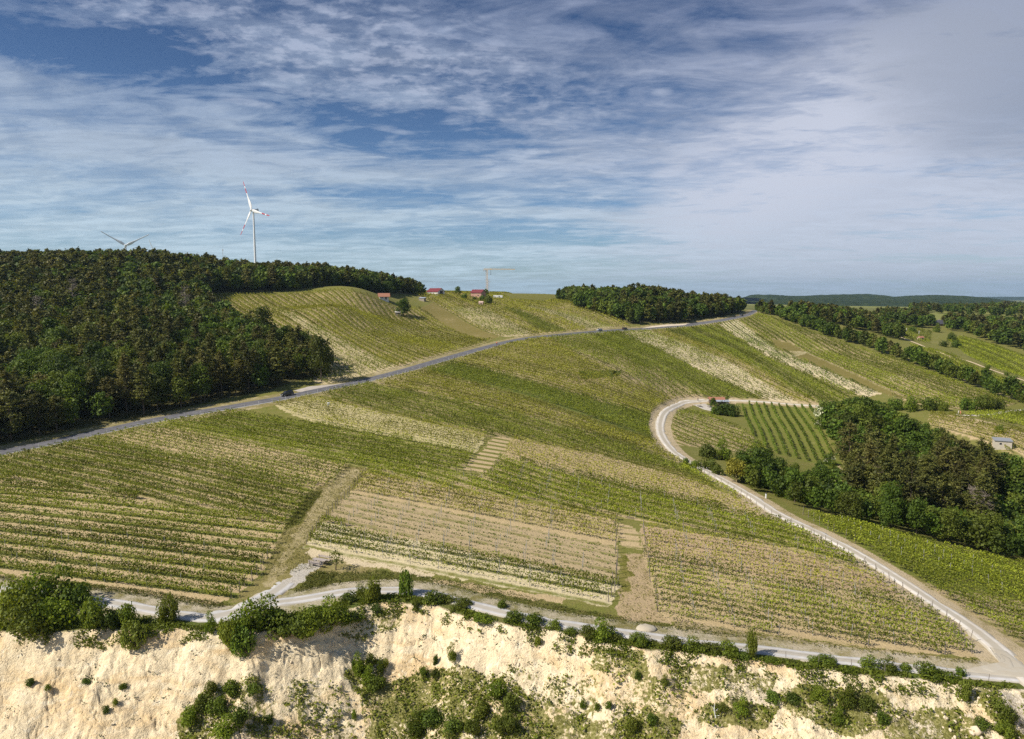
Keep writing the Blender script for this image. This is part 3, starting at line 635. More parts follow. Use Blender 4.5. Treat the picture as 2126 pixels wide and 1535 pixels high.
paint([(1700,975),(1745,1000),(1770,1020),(1745,1005),(1690,985)], -.3, (.42,.32,.2))
paint([(1405,842),(1400,855),(1392,885),(1398,920),(1420,950),(1450,968),(1410,940),(1390,905),(1386,880)], .2, (.50,.40,.24))
paint([(1740,960),(1775,1020),(1745,1000)], -.3, (.40,.31,.19))
paint([(545,1250),(585,1210),(625,1172),(660,1160),(668,1172),(632,1198),(596,1236),(570,1256)], -.05, (.42,.385,.33), (.20,.175,.07))
m = (d_road < 6.2) & (fid >= -1); A[m] = .45; soil[m] = (.44,.36,.22); grass[m] = (.15,.135,.03); amp[m] = 0
m = (d_road < 4.1); A[m] = .45; soil[m] = (.36,.30,.19)
m = (d_path < 3.6); A[m] = .25; soil[m] = (.46,.37,.24); grass[m] = (.17,.14,.045); amp[m] = 0
m = (d_low < 3.2) & (fid < 0); A[m] = .4; soil[m] = (.45,.39,.29); amp[m] = 0
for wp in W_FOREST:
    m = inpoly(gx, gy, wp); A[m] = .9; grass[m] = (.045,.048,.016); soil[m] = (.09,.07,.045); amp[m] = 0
m = (qd > -3.0) & (qd < 0) & (gy > 20); A[m] = .95; grass[m] = (.075,.10,.018)
rr_ = np.hypot(gx, gy); m = rr_ > 900
A[m] = 1.0 + 0 * A[m]; ff = fbm(gx[m] / 420, gy[m] / 260, 77, 2)
grass[m] = np.where((ff > .56)[:, None], np.array([.17,.19,.05]), np.where((ff < .42)[:, None], np.array([.05,.07,.02]), np.array([.10,.12,.03])))
quar = np.clip((qd + .1) / .35, 0, 1) * (gy > -200)
qv = np.zeros(N)
VEG = [([(375,1545),(365,1498),(440,1425),(500,1415),(545,1410),(560,1545)], .62), ([(545,1425),(640,1410),(720,1440),(740,1545),(560,1545)], .42),
       ([(712,1400),(745,1372),(790,1365),(800,1415),(880,1388),(1000,1400),(1095,1420),(1150,1500),(1150,1550),(760,1550),(750,1450)], .75),
       ([(1150,1490),(1240,1478),(1420,1498),(1400,1550),(1150,1550)], .6), ([(1235,1345),(1335,1352),(1350,1400),(1290,1430),(1225,1390)], .62),
       ([(1440,1475),(1530,1445),(1620,1468),(1590,1515),(1450,1505)], .62), ([(1600,1440),(1700,1422),(1840,1438),(1860,1490),(1790,1530),(1700,1505),(1640,1480)], .64),
       ([(2000,1425),(2060,1425),(2100,1500),(2140,1545),(2090,1545),(2040,1465)], .6), ([(1800,1480),(1990,1470),(2060,1550),(1850,1550)], .46),
       ([(1050,1380),(1240,1400),(1440,1440),(1440,1500),(1150,1490)], .38), ([(700,1320),(790,1265),(850,1260),(830,1300),(760,1330)], .5), ([(1380,1370),(1620,1395),(1600,1440),(1400,1430)], .42)]
VEGW = [(hits(p, hfull)[:, :2], a) for p, a in VEG]
for p, a in VEGW: qv[inpoly(gx, gy, p)] = a
qv += np.where(qv > 0, (fbm(gx / 2.5, gy / 2.5, 91, 3) - .5) * .9, 0) + np.clip((gx + 5) / 60, 0, 1) * .40
qv = np.where(quar > 0, qv, 0)
qg = np.where(inpoly(gx, gy, hits([(2035,1432),(2200,1450),(2200,1560),(2110,1560),(2075,1480)], hfull)[:, :2]), .85, 0.0) + np.where(gx > 30, np.clip(fbm(gx / 8, gy / 5, 95, 3) - .5, 0, 1) * 2.2, 0)
nr, na = len(rad), len(ang)
i0 = np.arange(nr - 1)[:, None] * na; j0 = np.arange(na)[None, :]; j1 = (j0 + 1) % na
Fq = np.stack([i0 + j0, i0 + na + j0, i0 + na + j1, i0 + j1], -1).reshape(-1, 4)[:, ::-1]
one = np.ones((N, 1))
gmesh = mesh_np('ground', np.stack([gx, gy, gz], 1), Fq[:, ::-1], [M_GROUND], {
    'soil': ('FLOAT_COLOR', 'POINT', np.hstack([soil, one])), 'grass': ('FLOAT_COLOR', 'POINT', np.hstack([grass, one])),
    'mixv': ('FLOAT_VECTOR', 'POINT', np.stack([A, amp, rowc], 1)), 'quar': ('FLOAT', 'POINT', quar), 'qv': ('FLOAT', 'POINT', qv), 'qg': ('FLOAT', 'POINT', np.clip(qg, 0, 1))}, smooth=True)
g_ob = tag(link('ground', gmesh), kind='structure')
if gmesh.polygons[200000].normal.z < 0: gmesh.flip_normals()

# ------------------------------------------------------------------ road and paths
def road_mat(name, base, alt, scale=.6, track=0.0, lines=False):
    m, t, out = new_mat(name)
    P = t.node('ShaderNodeNewGeometry').outputs['Position']; uv = t.attr('across').outputs['Fac']
    n = t.noise(P, scale, 5, .6); n2 = t.noise(P, 7, 3, .7); n3 = t.noise(P, .12, 3, .5)
    c = t.mix(t.ramp(n, .35, .65), base, alt); c = t.vmath('SCALE', c, t.math('ADD', .72, t.math('ADD', t.math('MULTIPLY', n2, .32), t.math('MULTIPLY', n3, .24))))
    if track:      # wheel tracks and a rougher middle
        a = t.math('ABSOLUTE', t.math('SUBTRACT', t.math('ABSOLUTE', uv), .5))
        c = t.mix(t.math('MULTIPLY', t.ramp(a, .10, .28, 0, 1), track), c, t.mix(n, (.36,.30,.20), (.30,.27,.20)))
        e = t.ramp(t.math('ADD', t.math('ABSOLUTE', uv), t.math('MULTIPLY', t.math('SUBTRACT', n, .5), .8)), .80, 1.1)
        c = t.mix(e, c, (.36,.30,.19))
    if lines:
        a = t.math('ABSOLUTE', t.math('SUBTRACT', t.math('ABSOLUTE', uv), .90))
        c = t.mix(t.ramp(a, .03, .02, 0, .8, False), c, (.55,.55,.53))
    b = t.node('ShaderNodeBsdfPrincipled'); t.put(b.inputs['Base Color'], c); b.inputs['Roughness'].default_value = .85; b.inputs['Specular IOR Level'].default_value = .2
    t.l.new(b.outputs[0], out.inputs[0]); return m
def ribbon(name, line, wid, mat, lift, cat=None, nx=6, wobble=0.0, jit=0):
    line = np.asarray(line); T = np.gradient(line, axis=0); T /= np.hypot(T[:, 0], T[:, 1])[:, None]; Nn = np.stack([-T[:, 1], T[:, 0]], 1)
    w2 = wid / 2 * (np.linspace(1, .8, len(line)) if name == 'track_fork' else np.ones(len(line)))
    acc = np.linspace(-1, 1, nx + 1)
    X = line[:, None, 0] + Nn[:, None, 0] * acc[None] * w2[:, None]; Y = line[:, None, 1] + Nn[:, None, 1] * acc[None] * w2[:, None]
    if wobble:
        ee = (np.abs(acc) > .99)[None] * (fbm(X / 2.2, Y / 2.2, 51, 2) - .5) * wobble * np.sign(acc)[None]
        X = X + Nn[:, None, 0] * ee; Y = Y + Nn[:, None, 1] * ee
    Z = hbase(X.ravel(), Y.ravel()) + lift - (np.abs(np.tile(acc, len(line))) > .99) * (lift + .05)
    ra = fbm(X.ravel() / 1.1, Y.ravel() / 1.1, 57, 3); aa_ = np.abs(np.tile(acc, len(line)))
    if wobble: Z -= (aa_ > .62) * np.clip(ra - .50 + (aa_ - .8) * .5, 0, 1) * 1.6 * lift / .16
    if name == 'track_fork':
        tt__ = np.repeat(np.linspace(0, 1, len(line)), len(acc)); Z -= np.clip((tt__ - .62) / .38, 0, 1) * .21 + np.clip((tt__ - .5) / .5, 0, 1) * (ra - .5) * .25
    n, k = X.shape; idx = np.arange(n * k).reshape(n, k)
    Fc = np.stack([idx[:-1, :-1], idx[1:, :-1], idx[1:, 1:], idx[:-1, 1:]], -1).reshape(-1, 4)
    me = mesh_np(name, np.stack([X.ravel(), Y.ravel(), Z], 1), Fc, [mat], {'across': ('FLOAT', 'POINT', np.tile(acc, n))}, smooth=True)
    if me.polygons[0].normal.z < 0: me.flip_normals()
    return tag(link(name, me), kind='structure')
M_ASPH = road_mat('asphalt', (.105,.103,.112), (.145,.142,.15), .5, 0, True)
M_GRAV = road_mat('white_gravel', (.56,.50,.42), (.64,.60,.54), .7, .65)
M_GREY = road_mat('grey_gravel', (.42,.41,.40), (.52,.50,.48), .7, .60)
ribbon('road', ROAD, 5.4, M_ASPH, .20, nx=10)
ip = int(np.argmin(np.hypot(PATH[:, 0] - hit(1470, 833, hbase)[0], PATH[:, 1] - hit(1470, 833, hbase)[1])))
ribbon('gravel_path', PATH[:ip + 1], 4.0, M_GRAV, .16, nx=8, wobble=.9)
ribbon('hut_path', PATH[ip:], 2.4, M_GRAV, .15, nx=6, wobble=.4)
ribbon('quarry_path', LOW, 3.2, M_GREY, .15, nx=8, wobble=.8)
ribbon('track_fork', SPUR, 5.2, M_GREY, .19, nx=8, wobble=.8)
ribbon('far_path', FARP, 3.0, M_GRAV, .14, nx=4)
ribbon('earth_track', TRK, 3.0, road_mat('earth', (.42,.32,.20), (.48,.38,.24)), .12, nx=4)
ribbon('valley_track', FT2, 2.0, road_mat('far_earth', (.48,.36,.24), (.55,.44,.30)), .14, nx=4)
def patch(name, pxs, mat, lift=.1, hf=None):
    pw = hits(pxs)[:, :2]; c = pw.mean(0); rings = 7; n = 60
    cl = np.vstack([pw, pw[:1]]); L = np.concatenate([[0], np.cumsum(np.hypot(*np.diff(cl, axis=0).T))]); s = np.linspace(0, L[-1], n, endpoint=False)
    b = np.stack([np.interp(s, L, cl[:, 0]), np.interp(s, L, cl[:, 1])], 1)
    V = [c]; 
    for r in range(1, rings + 1): V += list(c + (b - c) * r / rings * (1 + (rng.random((n, 1)) - .5) * (.1 if r == rings else 0)))
    V = np.array(V); z = hbase(V[:, 0], V[:, 1]) + lift; z[-n:] -= lift + .04
    T = [(0, 1 + i, 1 + (i + 1) % n) for i in range(n)]
    for r in range(rings - 1):
        o1 = 1 + r * n; o2 = o1 + n
        for i in range(n):
            j = (i + 1) % n; T += [(o1 + i, o2 + i, o2 + j), (o1 + i, o2 + j, o1 + j)]
    me = mesh_np(name, np.column_stack([V, z]), np.array(T), [mat], {'across': ('FLOAT', 'POINT', np.zeros(len(V)))}, smooth=True)
    if me.polygons[0].normal.z < 0: me.flip_normals()
    return tag(link(name, me), kind='structure')
patch('lay_by', [(606,812),(640,803),(690,799),(760,789),(735,796),(690,802),(630,816)], road_mat('layby', (.36,.32,.28), (.44,.40,.35)), .14)
patch('yard', [(1438,840),(1462,838),(1500,850),(1490,856),(1462,851)], road_mat('yard_gravel', (.42,.38,.33), (.50,.46,.40)), .12)
patch('junction_apron', [(2050,1340),(2085,1375),(2000,1392),(1990,1400),(2110,1412),(2160,1415),(2140,1390),(2090,1350)], M_GRAV, .165)
patch('junction_corner', [(2030,1392),(2090,1374),(2076,1356),(2100,1368),(2110,1390),(2060,1402)], M_GRAV, .175)
patch('roadside_cut', [(1325,683),(1345,679),(1390,674),(1432,671),(1430,675),(1380,679)], road_mat('cut', (.55,.46,.36), (.62,.54,.42)), .25)

# ------------------------------------------------------------------ foliage meshes
def quads(C, sz, flat=0.0, up=.25, aspect=.75, nrm=None):
    """one small tilted face per leaf clump"""
    n = len(C); d = rng.normal(size=(n, 3)); d[:, 2] = d[:, 2] * (1 - flat) + up
    if nrm is not None: d = d * .55 + nrm
    d[:, 2] += flat * 1.5; d /= np.linalg.norm(d, axis=1)[:, None] + 1e-9
    t = np.cross(d, rng.normal(size=(n, 3))); t /= np.linalg.norm(t, axis=1)[:, None] + 1e-9
    b = np.cross(d, t); s = np.asarray(sz).reshape(-1, 1) * (.6 + .8 * rng.random((n, 1))) * .5
    t = t * s; b = b * s * aspect
    k = 1 + (rng.random((4, n, 1)) - .5) * .7
    V = np.stack([C - t * k[0] - b * .6, C + t * .7 - b * k[1], C + t * k[2] + b * .7, C - t * .6 + b * k[3]], 1).reshape(-1, 3)
    Fc = np.arange(4 * n).reshape(n, 4)
    return V, Fc, np.repeat(rng.random(n), 4)
def leafmesh(name, C, sz, mat, tval=None, **kw):
    V, Fc, v = quads(C, sz, **kw)
    at = {'v': ('FLOAT', 'POINT', v)}
    at['t'] = ('FLOAT', 'POINT', np.zeros(len(V)) if tval is None else np.repeat(tval, 4))
    return mesh_np(name, V, Fc, [mat], at)

def trunk_mesh(name, h, r, limbs, mat=M_BARK, bend=.3):
    mb = MB(); p = Vector((0, 0, -.5)); n = 5; pts = [p]
    for i in range(1, n + 1):
        pts.append(Vector((random.uniform(-bend, bend) * .5, random.uniform(-bend, bend) * .5, h * i / n)))
    for i in range(n): mb.tube(pts[i], pts[i + 1], r * (1 - i / n * .75), r * (1 - (i + 1) / n * .75), 7, caps=False)
    for (z, L, tilt) in limbs:
        a = random.uniform(0, 2 * math.pi); s = Vector((0, 0, z)); e = s + Vector((math.cos(a) * L, math.sin(a) * L, L * tilt))
        mid = (s + e) / 2 + Vector((0, 0, -.08 * L)); mb.tube(s, mid, r * .38, r * .26, 5, caps=False); mb.tube(mid, e, r * .26, r * .07, 5, caps=False)
    bmesh.ops.recalc_face_normals(mb.bm, faces=mb.bm.faces)
    me = bpy.data.meshes.new(name); mb.bm.to_mesh(me); mb.bm.free(); me.materials.append(mat); return me

def broad_pts(h, w, n, seed, base=.18):
    """clumps over a dozen uneven lobes"""
    g = np.random.default_rng(seed); C = []; Nn = []
    k = 15; lob = []
    for i in range(k):
        z = base * h + (1 - base) * h * (.12 + .80 * (i + g.random()) / k)
        zz = (z / h - base) / (1 - base); rad_ = w * .5 * math.sin(math.pi * min(1, .18 + zz * .80)) ** .7
        a = i * 2.4 + g.random(); rr = rad_ * (.35 + .4 * g.random())
        lob.append((rr * math.cos(a), rr * math.sin(a), z, w * (.15 + .10 * g.random())))
    lob.append((g.normal() * .1 * w, g.normal() * .1 * w, h * .9, w * .16))
    per = n // len(lob)
    for (x, y, z, r) in lob:
        d = g.normal(size=(per, 3)); d /= np.linalg.norm(d, axis=1)[:, None]
        rr = r * (1 + .22 * g.normal(size=(per, 1))) * np.array([[1.0, 1.0, .78]])
        C.append(np.array([[x, y, z]]) + d * rr); Nn.append(d)
    return np.vstack(C), np.vstack(Nn)
def pine_pts(h, w, n, seed, base=.3, sharp=.7):
    """sprays in flat, uneven whorls along limbs"""
    g = np.random.default_rng(seed); C = []; k = int(9 + 5 * g.random())
    levels = np.linspace(base, .97, k); per = n // (k * 6)
    for i, lv in enumerate(levels):
        f = (1 - (lv - base) / (1 - base)) ** sharp
        R_ = w * .5 * (.16 + .84 * f) * (1 if i > 1 else .8)
        nb = 6
        for b in range(nb):
            a = g.random() * 2 * math.pi; L = R_ * (.65 + .5 * g.random()); tt = g.random(per) ** .6
            z = lv * h + tt * L * (.14 if lv > .6 else -.02) + g.normal(size=per) * .014 * h
            sp = g.normal(size=(per, 2)) * (.08 + .12 * L)[None] if False else g.normal(size=(per, 2)) * (.10 + .17 * L)
            C.append(np.column_stack([math.cos(a) * L * tt + sp[:, 0] * tt, math.sin(a) * L * tt + sp[:, 1] * tt, z]))
    top = g.normal(size=(n // 24, 3)) * np.array([[.035 * w, .035 * w, .035 * h]]) + np.array([[0, 0, h * 1.0]])
    C.append(top); return np.vstack(C)

TREES = {}
def proto(kind, i, crown, trunk): TREES.setdefault(kind, []).append((crown, trunk))
for i in range(6):
    h = 10 + 2.2 * (i % 3); w_ = 7.2 + 1.1 * (i % 4)
    C, Nn = broad_pts(h, w_, 2300, 100 + i)
    proto('broad', i, leafmesh('crown', C, .50, M_BROAD, nrm=Nn), trunk_mesh('trunk', h * .7, .22, [(h * (.25 + .08 * j), w_ * .3, .5) for j in range(6)]))
for i in range(6):
    h = 12 + 1.8 * (i % 3); w_ = 7.0 + .9 * (i % 4)
    C = pine_pts(h, w_, 2600, 200 + i, base=.22 + .05 * (i % 3), sharp=.38 + .20 * (i % 3))
    proto('pine', i, leafmesh('crown', C, .52, M_PINE, flat=.75, up=.3, aspect=.45), trunk_mesh('trunk', h * .95, .2, [(h * (.3 + .07 * j), w_ * .33, .08) for j in range(8)]))
def bush_pts(n, seed, flatness=.7):
    g = np.random.default_rng(seed); C = []; Nn = []
    for j in range(9):
        a = g.random() * 6.28; r = .55 * math.sqrt(g.random()); rl = .22 + .28 * g.random(); z = (.22 + .60 * g.random()) * flatness * (1.25 - r)
        d = g.normal(size=(n // 9, 3)); d /= np.linalg.norm(d, axis=1)[:, None]
        p = np.array([[r * math.cos(a), r * math.sin(a), z]]) + d * rl * (1 + .16 * g.normal(size=(n // 9, 1))) * np.array([[1, 1, .85]])
        p[:, 2] = np.abs(p[:, 2] + .02) - .02; C.append(p); Nn.append(d)
    return np.vstack(C), np.vstack(Nn)
BUSH = []
for i in range(5):
    C, Nn = bush_pts(1900, 300 + i, .8 + .12 * i); BUSH.append(leafmesh('foliage', C, .095, M_BUSH, nrm=Nn))
BUSHD = []
for i in range(3):
    C, Nn = bush_pts(1400, 340 + i, .9); BUSHD.append(leafmesh('foliage', C, .11, M_BUSHD, nrm=Nn))
BUSH_STEM = trunk_mesh('stem', .55, .035, [(.1, .35, .7), (.15, .35, .6), (.2, .3, .9), (.1, .3, .8)])

def plant_tree(kind, x, y, i, sc, label, group, cat=None, name=None, sz=1.0):
    cr, tr = TREES[kind][i % len(TREES[kind])]
    t = thing(name or {'broad': 'broadleaf_tree', 'pine': 'pine_tree'}[kind], label, cat or 'tree', (x, y, ground(x, y) - .1), rng.random() * 6.28, group)
    t.scale = (sc, sc, sc * sz)
    link('crown', cr, t); link('trunk', tr, t); return t
def plant_bush(x, y, r, hgt, label, group=None, dark=False, bloom=0, name='bush', z=None, i=None):
    i = rng.integers(0, 5) if i is None else i; me = (BUSHD[i % 3] if dark else BUSH[i % 5])
    t = thing(name, label, 'bush', (x, y, (ground(x, y) if z is None else z) - .08 * r), rng.random() * 6.28, group)
    t.scale = (r, r, hgt)
    link('foliage', me, t); link('stem', BUSH_STEM, t)
    if bloom:
        C, _ = bush_pts(900, 400 + i, .9); C = C[C[:, 2] > .3]; C = C[:int(len(C) * bloom)] * 1.04
        link('blossom', leafmesh('blossom', C, .10, M_BLOOM), t)
    return t

# ------------------------------------------------------------------ woods
def scatter(poly, step, seed):
    g = np.random.default_rng(seed); mn = poly.min(0); mx = poly.max(0)
    X, Y = np.meshgrid(np.arange(mn[0], mx[0], step), np.arange(mn[1], mx[1], step * .87)); X[1::2] += step / 2
    X = X + g.uniform(-.36, .36, X.shape) * step; Y = Y + g.uniform(-.36, .36, Y.shape) * step
    X = X.ravel(); Y = Y.ravel(); m = inpoly(X, Y, poly); return X[m], Y[m]
cand = []
zones = [(W_FOREST[0], 5.6, 'left'), (W_FOREST[1], 5.8, 'copse')]
def wz(pts): return np.array(pts, float)
RAVINE = np.vstack([hits([(1480,985),(1560,1020),(1640,1050),(1760,1082),(1900,1116),(2040,1150),(2200,1190)])[:, :2], np.array([(215, 150), (215, 205), (178, 203), (172, 214), (172, 228), (168, 246), (166, 262), (166, 276), (160, 292), (144, 300), (128, 288), (120, 264), (114, 242), (110, 224), (104, 208), (92, 202), (80, 192), (62, 184)])])
zones.append((RAVINE, 4.6, 'ravine'))
HEDGE = smooth_line(hits([(1585,650),(1640,668),(1700,690),(1750,708),(1800,722),(1860,742),(1930,768),(2000,796),(2060,818),(2126,840),(2200,862)]))
for z_, (poly, st, zn) in enumerate(zones):
    X, Y = scatter(poly, st, 50 + z_)
    for x, y in zip(X, Y): cand.append((x, y, zn))
for i, p in enumerate(HEDGE[::3]):
    k = i / len(HEDGE[::3]); wd = 9 if k < .45 else 4
    for j in range(4 if k < .45 else 2): cand.append((p[0] + rng.normal() * 2 + j * wd / 3 * .3, p[1] + rng.uniform(0, wd * (2.2 if k < .45 else 1)), 'hedge'))
# further woods beyond the hedge, on their own ground
FARW = [([(1640,655),(1700,668),(1800,690),(1870,708),(1860,690),(1800,668),(1700,648),(1640,640)], 8, 60, 'far'),
        ([(1820,668),(1935,686),(1940,672),(1900,660),(1830,656)], 9, 0, 'far'),
        ([(1955,682),(2020,700),(2126,735),(2230,770),(2230,690),(2126,675),(2000,662),(1960,668)], 10, 0, 'far'),
        ([(1890,650),(2010,655),(2200,668),(2200,655),(1960,640),(1890,640)], 13, 0, 'far'),
        ([(2040,640),(2300,646),(2300,636),(2040,633)], 16, 0, 'far')]
for p, st, _, zn in FARW:
    pw = hits(p)[:, :2]; X, Y = scatter(pw, st, 60 + st)
    for x, y in zip(X[:260], Y[:260]): cand.append((x, y, zn))
cx = np.array([c[0] for c in cand]); cy = np.array([c[1] for c in cand]); cz_ = hfull(cx, cy)
kinds = []; scs = []
nzz = fbm(cx / 38, cy / 38, 61, 3)
for k, c in enumerate(cand):
    zn = c[2]; a = rng.random(); n_ = nzz[k]
    u_px = W0 / 2 + F * cx[k] / cy[k]
    if zn == 'left': kd = 'pine' if a < (.66 if n_ > .47 else .22) else 'broad'
    elif zn == 'copse': kd = 'pine' if a < (.12 if u_px < 1330 else .5) else 'broad'
    elif zn == 'ravine': kd = 'pine' if (cy[k] > 172 and 1775 < u_px < 2090 and cy[k] < (232 if u_px < 1850 else 212) and a < .85) else 'broad'
    elif zn == 'hedge': kd = 'pine' if a < .10 else 'broad'
    else: kd = 'pine' if a < .3 else 'broad'
    kinds.append(kd)
    s = {'left': 1.0, 'copse': .95, 'ravine': .92 if kd == 'pine' else (.92 if cy[k] > 238 else .60), 'hedge': .62 if k % 3 else .8, 'far': .85}[zn]
    scs.append(s * rng.uniform(.78, 1.16))
scs = np.array(scs)
# crowns keep to the outline the woods have against the sky and the fields behind
LIM = {'left': ([-200,0,100,230,330,400,480,530,600,700,800,850,880,900],[520,520,518,514,516,523,532,542,541,550,567,577,590,606]),
       'copse': ([1150,1160,1185,1250,1340,1430,1500,1540,1575],[618,603,591,587,584,590,599,607,616]),
       'ravine': ([1600,1690,1780,1850,1925,1990,2050,2126,2300],[880,845,820,834,872,890,925,940,955])}
keep_ = np.ones(len(cand), bool)
for k, c in enumerate(cand):
    if c[2] not in LIM: continue
    H_ = 12.6 if kinds[k] == 'broad' else 14.0
    uu = W0 / 2 + F * cx[k] / cy[k] / math.cos(PITCH); vv_ = np.interp(uu, *LIM[c[2]]) + rng.uniform(-5, 9) * (1 if kinds[k] == 'pine' else .7)
    zmax = CZ + PY(uu, vv_, cy[k])[2]
    if cz_[k] + H_ * scs[k] > zmax:
        scs[k] = (zmax - cz_[k]) / H_
        if scs[k] < .32: keep_[k] = False
idx_ = np.nonzero(keep_)[0]; cand = [cand[k] for k in idx_]; kinds = [kinds[k] for k in idx_]; scs = scs[idx_]; cx = cx[idx_]; cy = cy[idx_]; cz_ = cz_[idx_]
# visible share: march from the camera to the tree top against terrain and nearer crowns (coarse angular horizon)
dist = np.hypot(cx, cy); top = cz_ + 11.5 * scs; az = np.arctan2(cx, cy); elv = (top - CZ) / dist
order = np.argsort(dist); horizon = {}; vis = np.zeros(len(cand), bool)
for k in order:
    b = int(az[k] * 400); w_ = max(1, int(2.2 * scs[k] / dist[k] * 400))
    hz = min(horizon.get(b + j, -9) for j in range(-w_, w_ + 1))
    vis[k] = elv[k] > hz - .003
    for j in range(-w_, w_ + 1): horizon[b + j] = max(horizon.get(b + j, -9), elv[k] - .012 * 200 / dist[k])
inframe = (np.abs(az) < R(42))
near = [k for k in order if vis[k] and inframe[k] and cand[k][2] != 'far'] + [k for k in order if vis[k] and inframe[k] and cand[k][2] == 'far']
size = np.array([scs[k] / dist[k] for k in range(len(cand))])
sel = sorted([k for k in range(len(cand)) if vis[k] and inframe[k]], key=lambda k: -size[k])[:290]
selset = set(sel)
LAB = {('left','pine'): ('olive brown pine standing in the big wood on the left slope', 'pines of the big left wood'),
       ('left','broad'): ('dark green broadleaf tree standing in the big wood on the left slope', 'broadleaf trees of the big left wood'),
       ('copse','pine'): ('brownish pine in the round copse on the skyline', 'pines of the skyline copse'), ('copse','broad'): ('dark broadleaf tree in the round copse on the skyline', 'broadleaf trees of the skyline copse'),
       ('ravine','pine'): ('tall brown pine in the ravine right of the white path', 'pines of the ravine'), ('ravine','broad'): ('dark green leafy tree in the ravine right of the white path', 'broadleaf trees of the ravine'),
       ('hedge','pine'): ('olive pine in the long tree belt over the far right slope', 'pines of the tree belt'), ('hedge','broad'): ('green tree in the long tree belt over the far right slope', 'trees of the tree belt'),
       ('far','pine'): ('distant pine beyond the tree belt at the right', 'far pines'), ('far','broad'): ('distant green tree beyond the tree belt at the right', 'far trees')}
for k in sel:
    lb, gp = LAB[(cand[k][2], kinds[k])]
    plant_tree(kinds[k], cx[k], cy[k], int(rng.integers(0, 6)), scs[k], lb, gp, sz=rng.uniform(.85, 1.15))
# the rest of the woods read as one mass: light crowns merged in one object
rest = [k for k in range(len(cand)) if k not in selset]
LOD = {'broad': [broad_pts(11, 8, 420, 500 + i) for i in range(4)], 'pine': [(pine_pts(13, 7.6, 460, 520 + i, sharp=.42), None) for i in range(4)]}
for kd, mat, nm, lb in (('broad', M_BROAD, 'woodland', 'green broadleaf canopy filling the woods behind the nearer trees'), ('pine', M_PINE, 'pine_woodland', 'brown pine canopy filling the woods behind the nearer trees')):
    Cs = []; T = []; S_ = []; NN = []
    for k in rest:
        if kinds[k] != kd: continue
        P_, n_ = LOD[kd][k % 4]; a = rng.random() * 6.28; ca, sa = math.cos(a), math.sin(a)
        M3 = np.array([[ca, -sa, 0], [sa, ca, 0], [0, 0, 1]]) * scs[k]
        Cs.append(P_ @ M3.T + np.array([[cx[k], cy[k], cz_[k]]])); T.append(np.full(len(P_), rng.random())); S_.append(np.full(len(P_), 1.02 * scs[k] * min(1.6, max(.9, dist[k] / 400))))
        NN.append(n_ @ (M3 / scs[k]).T if n_ is not None else None)
    kw = dict(flat=.75, up=.3, aspect=.5) if kd == 'pine' else dict(nrm=np.vstack(NN))
    me = leafmesh(nm, np.vstack(Cs), np.concatenate(S_), mat, np.concatenate(T), **kw)
    tag(link(nm, me), lb, 'woodland', kind='stuff')

# single trees and shrubs placed by what stands round them
def at(u, v, hf=None): return hit(u, v, hf or hfull)
def tree_px(u, vbase, hpx, kind, label, group=None, wide=1.0, name=None, i=0):
    p = at(u, vbase); d = math.hypot(p[0], p[1]); h = hpx * d / F
    base_h = (10 + 2.2 * (i % 3)) if kind == 'broad' else (12 + 1.8 * (i % 3))
    t = plant_tree(kind, p[0], p[1], i, h / base_h, label, group, name=name); t.scale = (h / base_h * wide, h / base_h * wide, h / base_h); return t
tree_px(838, 658, 37, 'broad', 'lone dark tree in the upper vineyard beside a tiny hut', wide=1.15, i=0)
tree_px(951, 613, 18, 'broad', 'round tree on the crest right of the white barn', wide=1.1, i=1)
tree_px(1010, 618, 18, 'broad', 'dark tree in front of the brick barn', wide=1.0, i=2)
tree_px(805, 612, 26, 'broad', 'pale green tree just behind the orange roofed cottage', wide=1.2, i=3)
tree_px(668, 792, 92, 'broad', 'tall broad tree at the right tip of the left wood beside the lay-by', wide=1.0, i=5)
tree_px(1480, 848, 22, 'broad', 'dark tree against the left side of the red roofed hut', wide=.9, i=1)
tree_px(1508, 842, 18, 'broad', 'dark tree at the right corner of the red roofed hut', wide=.9, i=2)
for q, (u, v, r) in enumerate([(1500,862,20),(1520,864,18),(1485,860,12),(1512,856,14)]):
    p = at(u, v); d = p[1]; plant_bush(p[0], p[1], r * d / F, 1.5 * r * d / F, 'dark bush just below the red roofed hut', 'bushes below the red roofed hut', dark=True)
for q, (u, v, r, lb) in enumerate([(1000,625,9,'dark bush left of the pinkish shed under the crest'),(1015,632,14,'wide dark bush right of the pinkish shed under the crest'),(965,622,9,'low bush in the vines below the round crest tree'),(985,625,7,'small bush left of the brick barn'),
                                   (1208,779,7,'small dark bush at the left end of the mid slope thicket'),(1276,778,7,'small dark bush at the right end of the mid slope thicket')]):
    p = at(u, v); plant_bush(p[0], p[1], r * p[1] / F, r * 1.4 * p[1] / F, lb, dark=True)
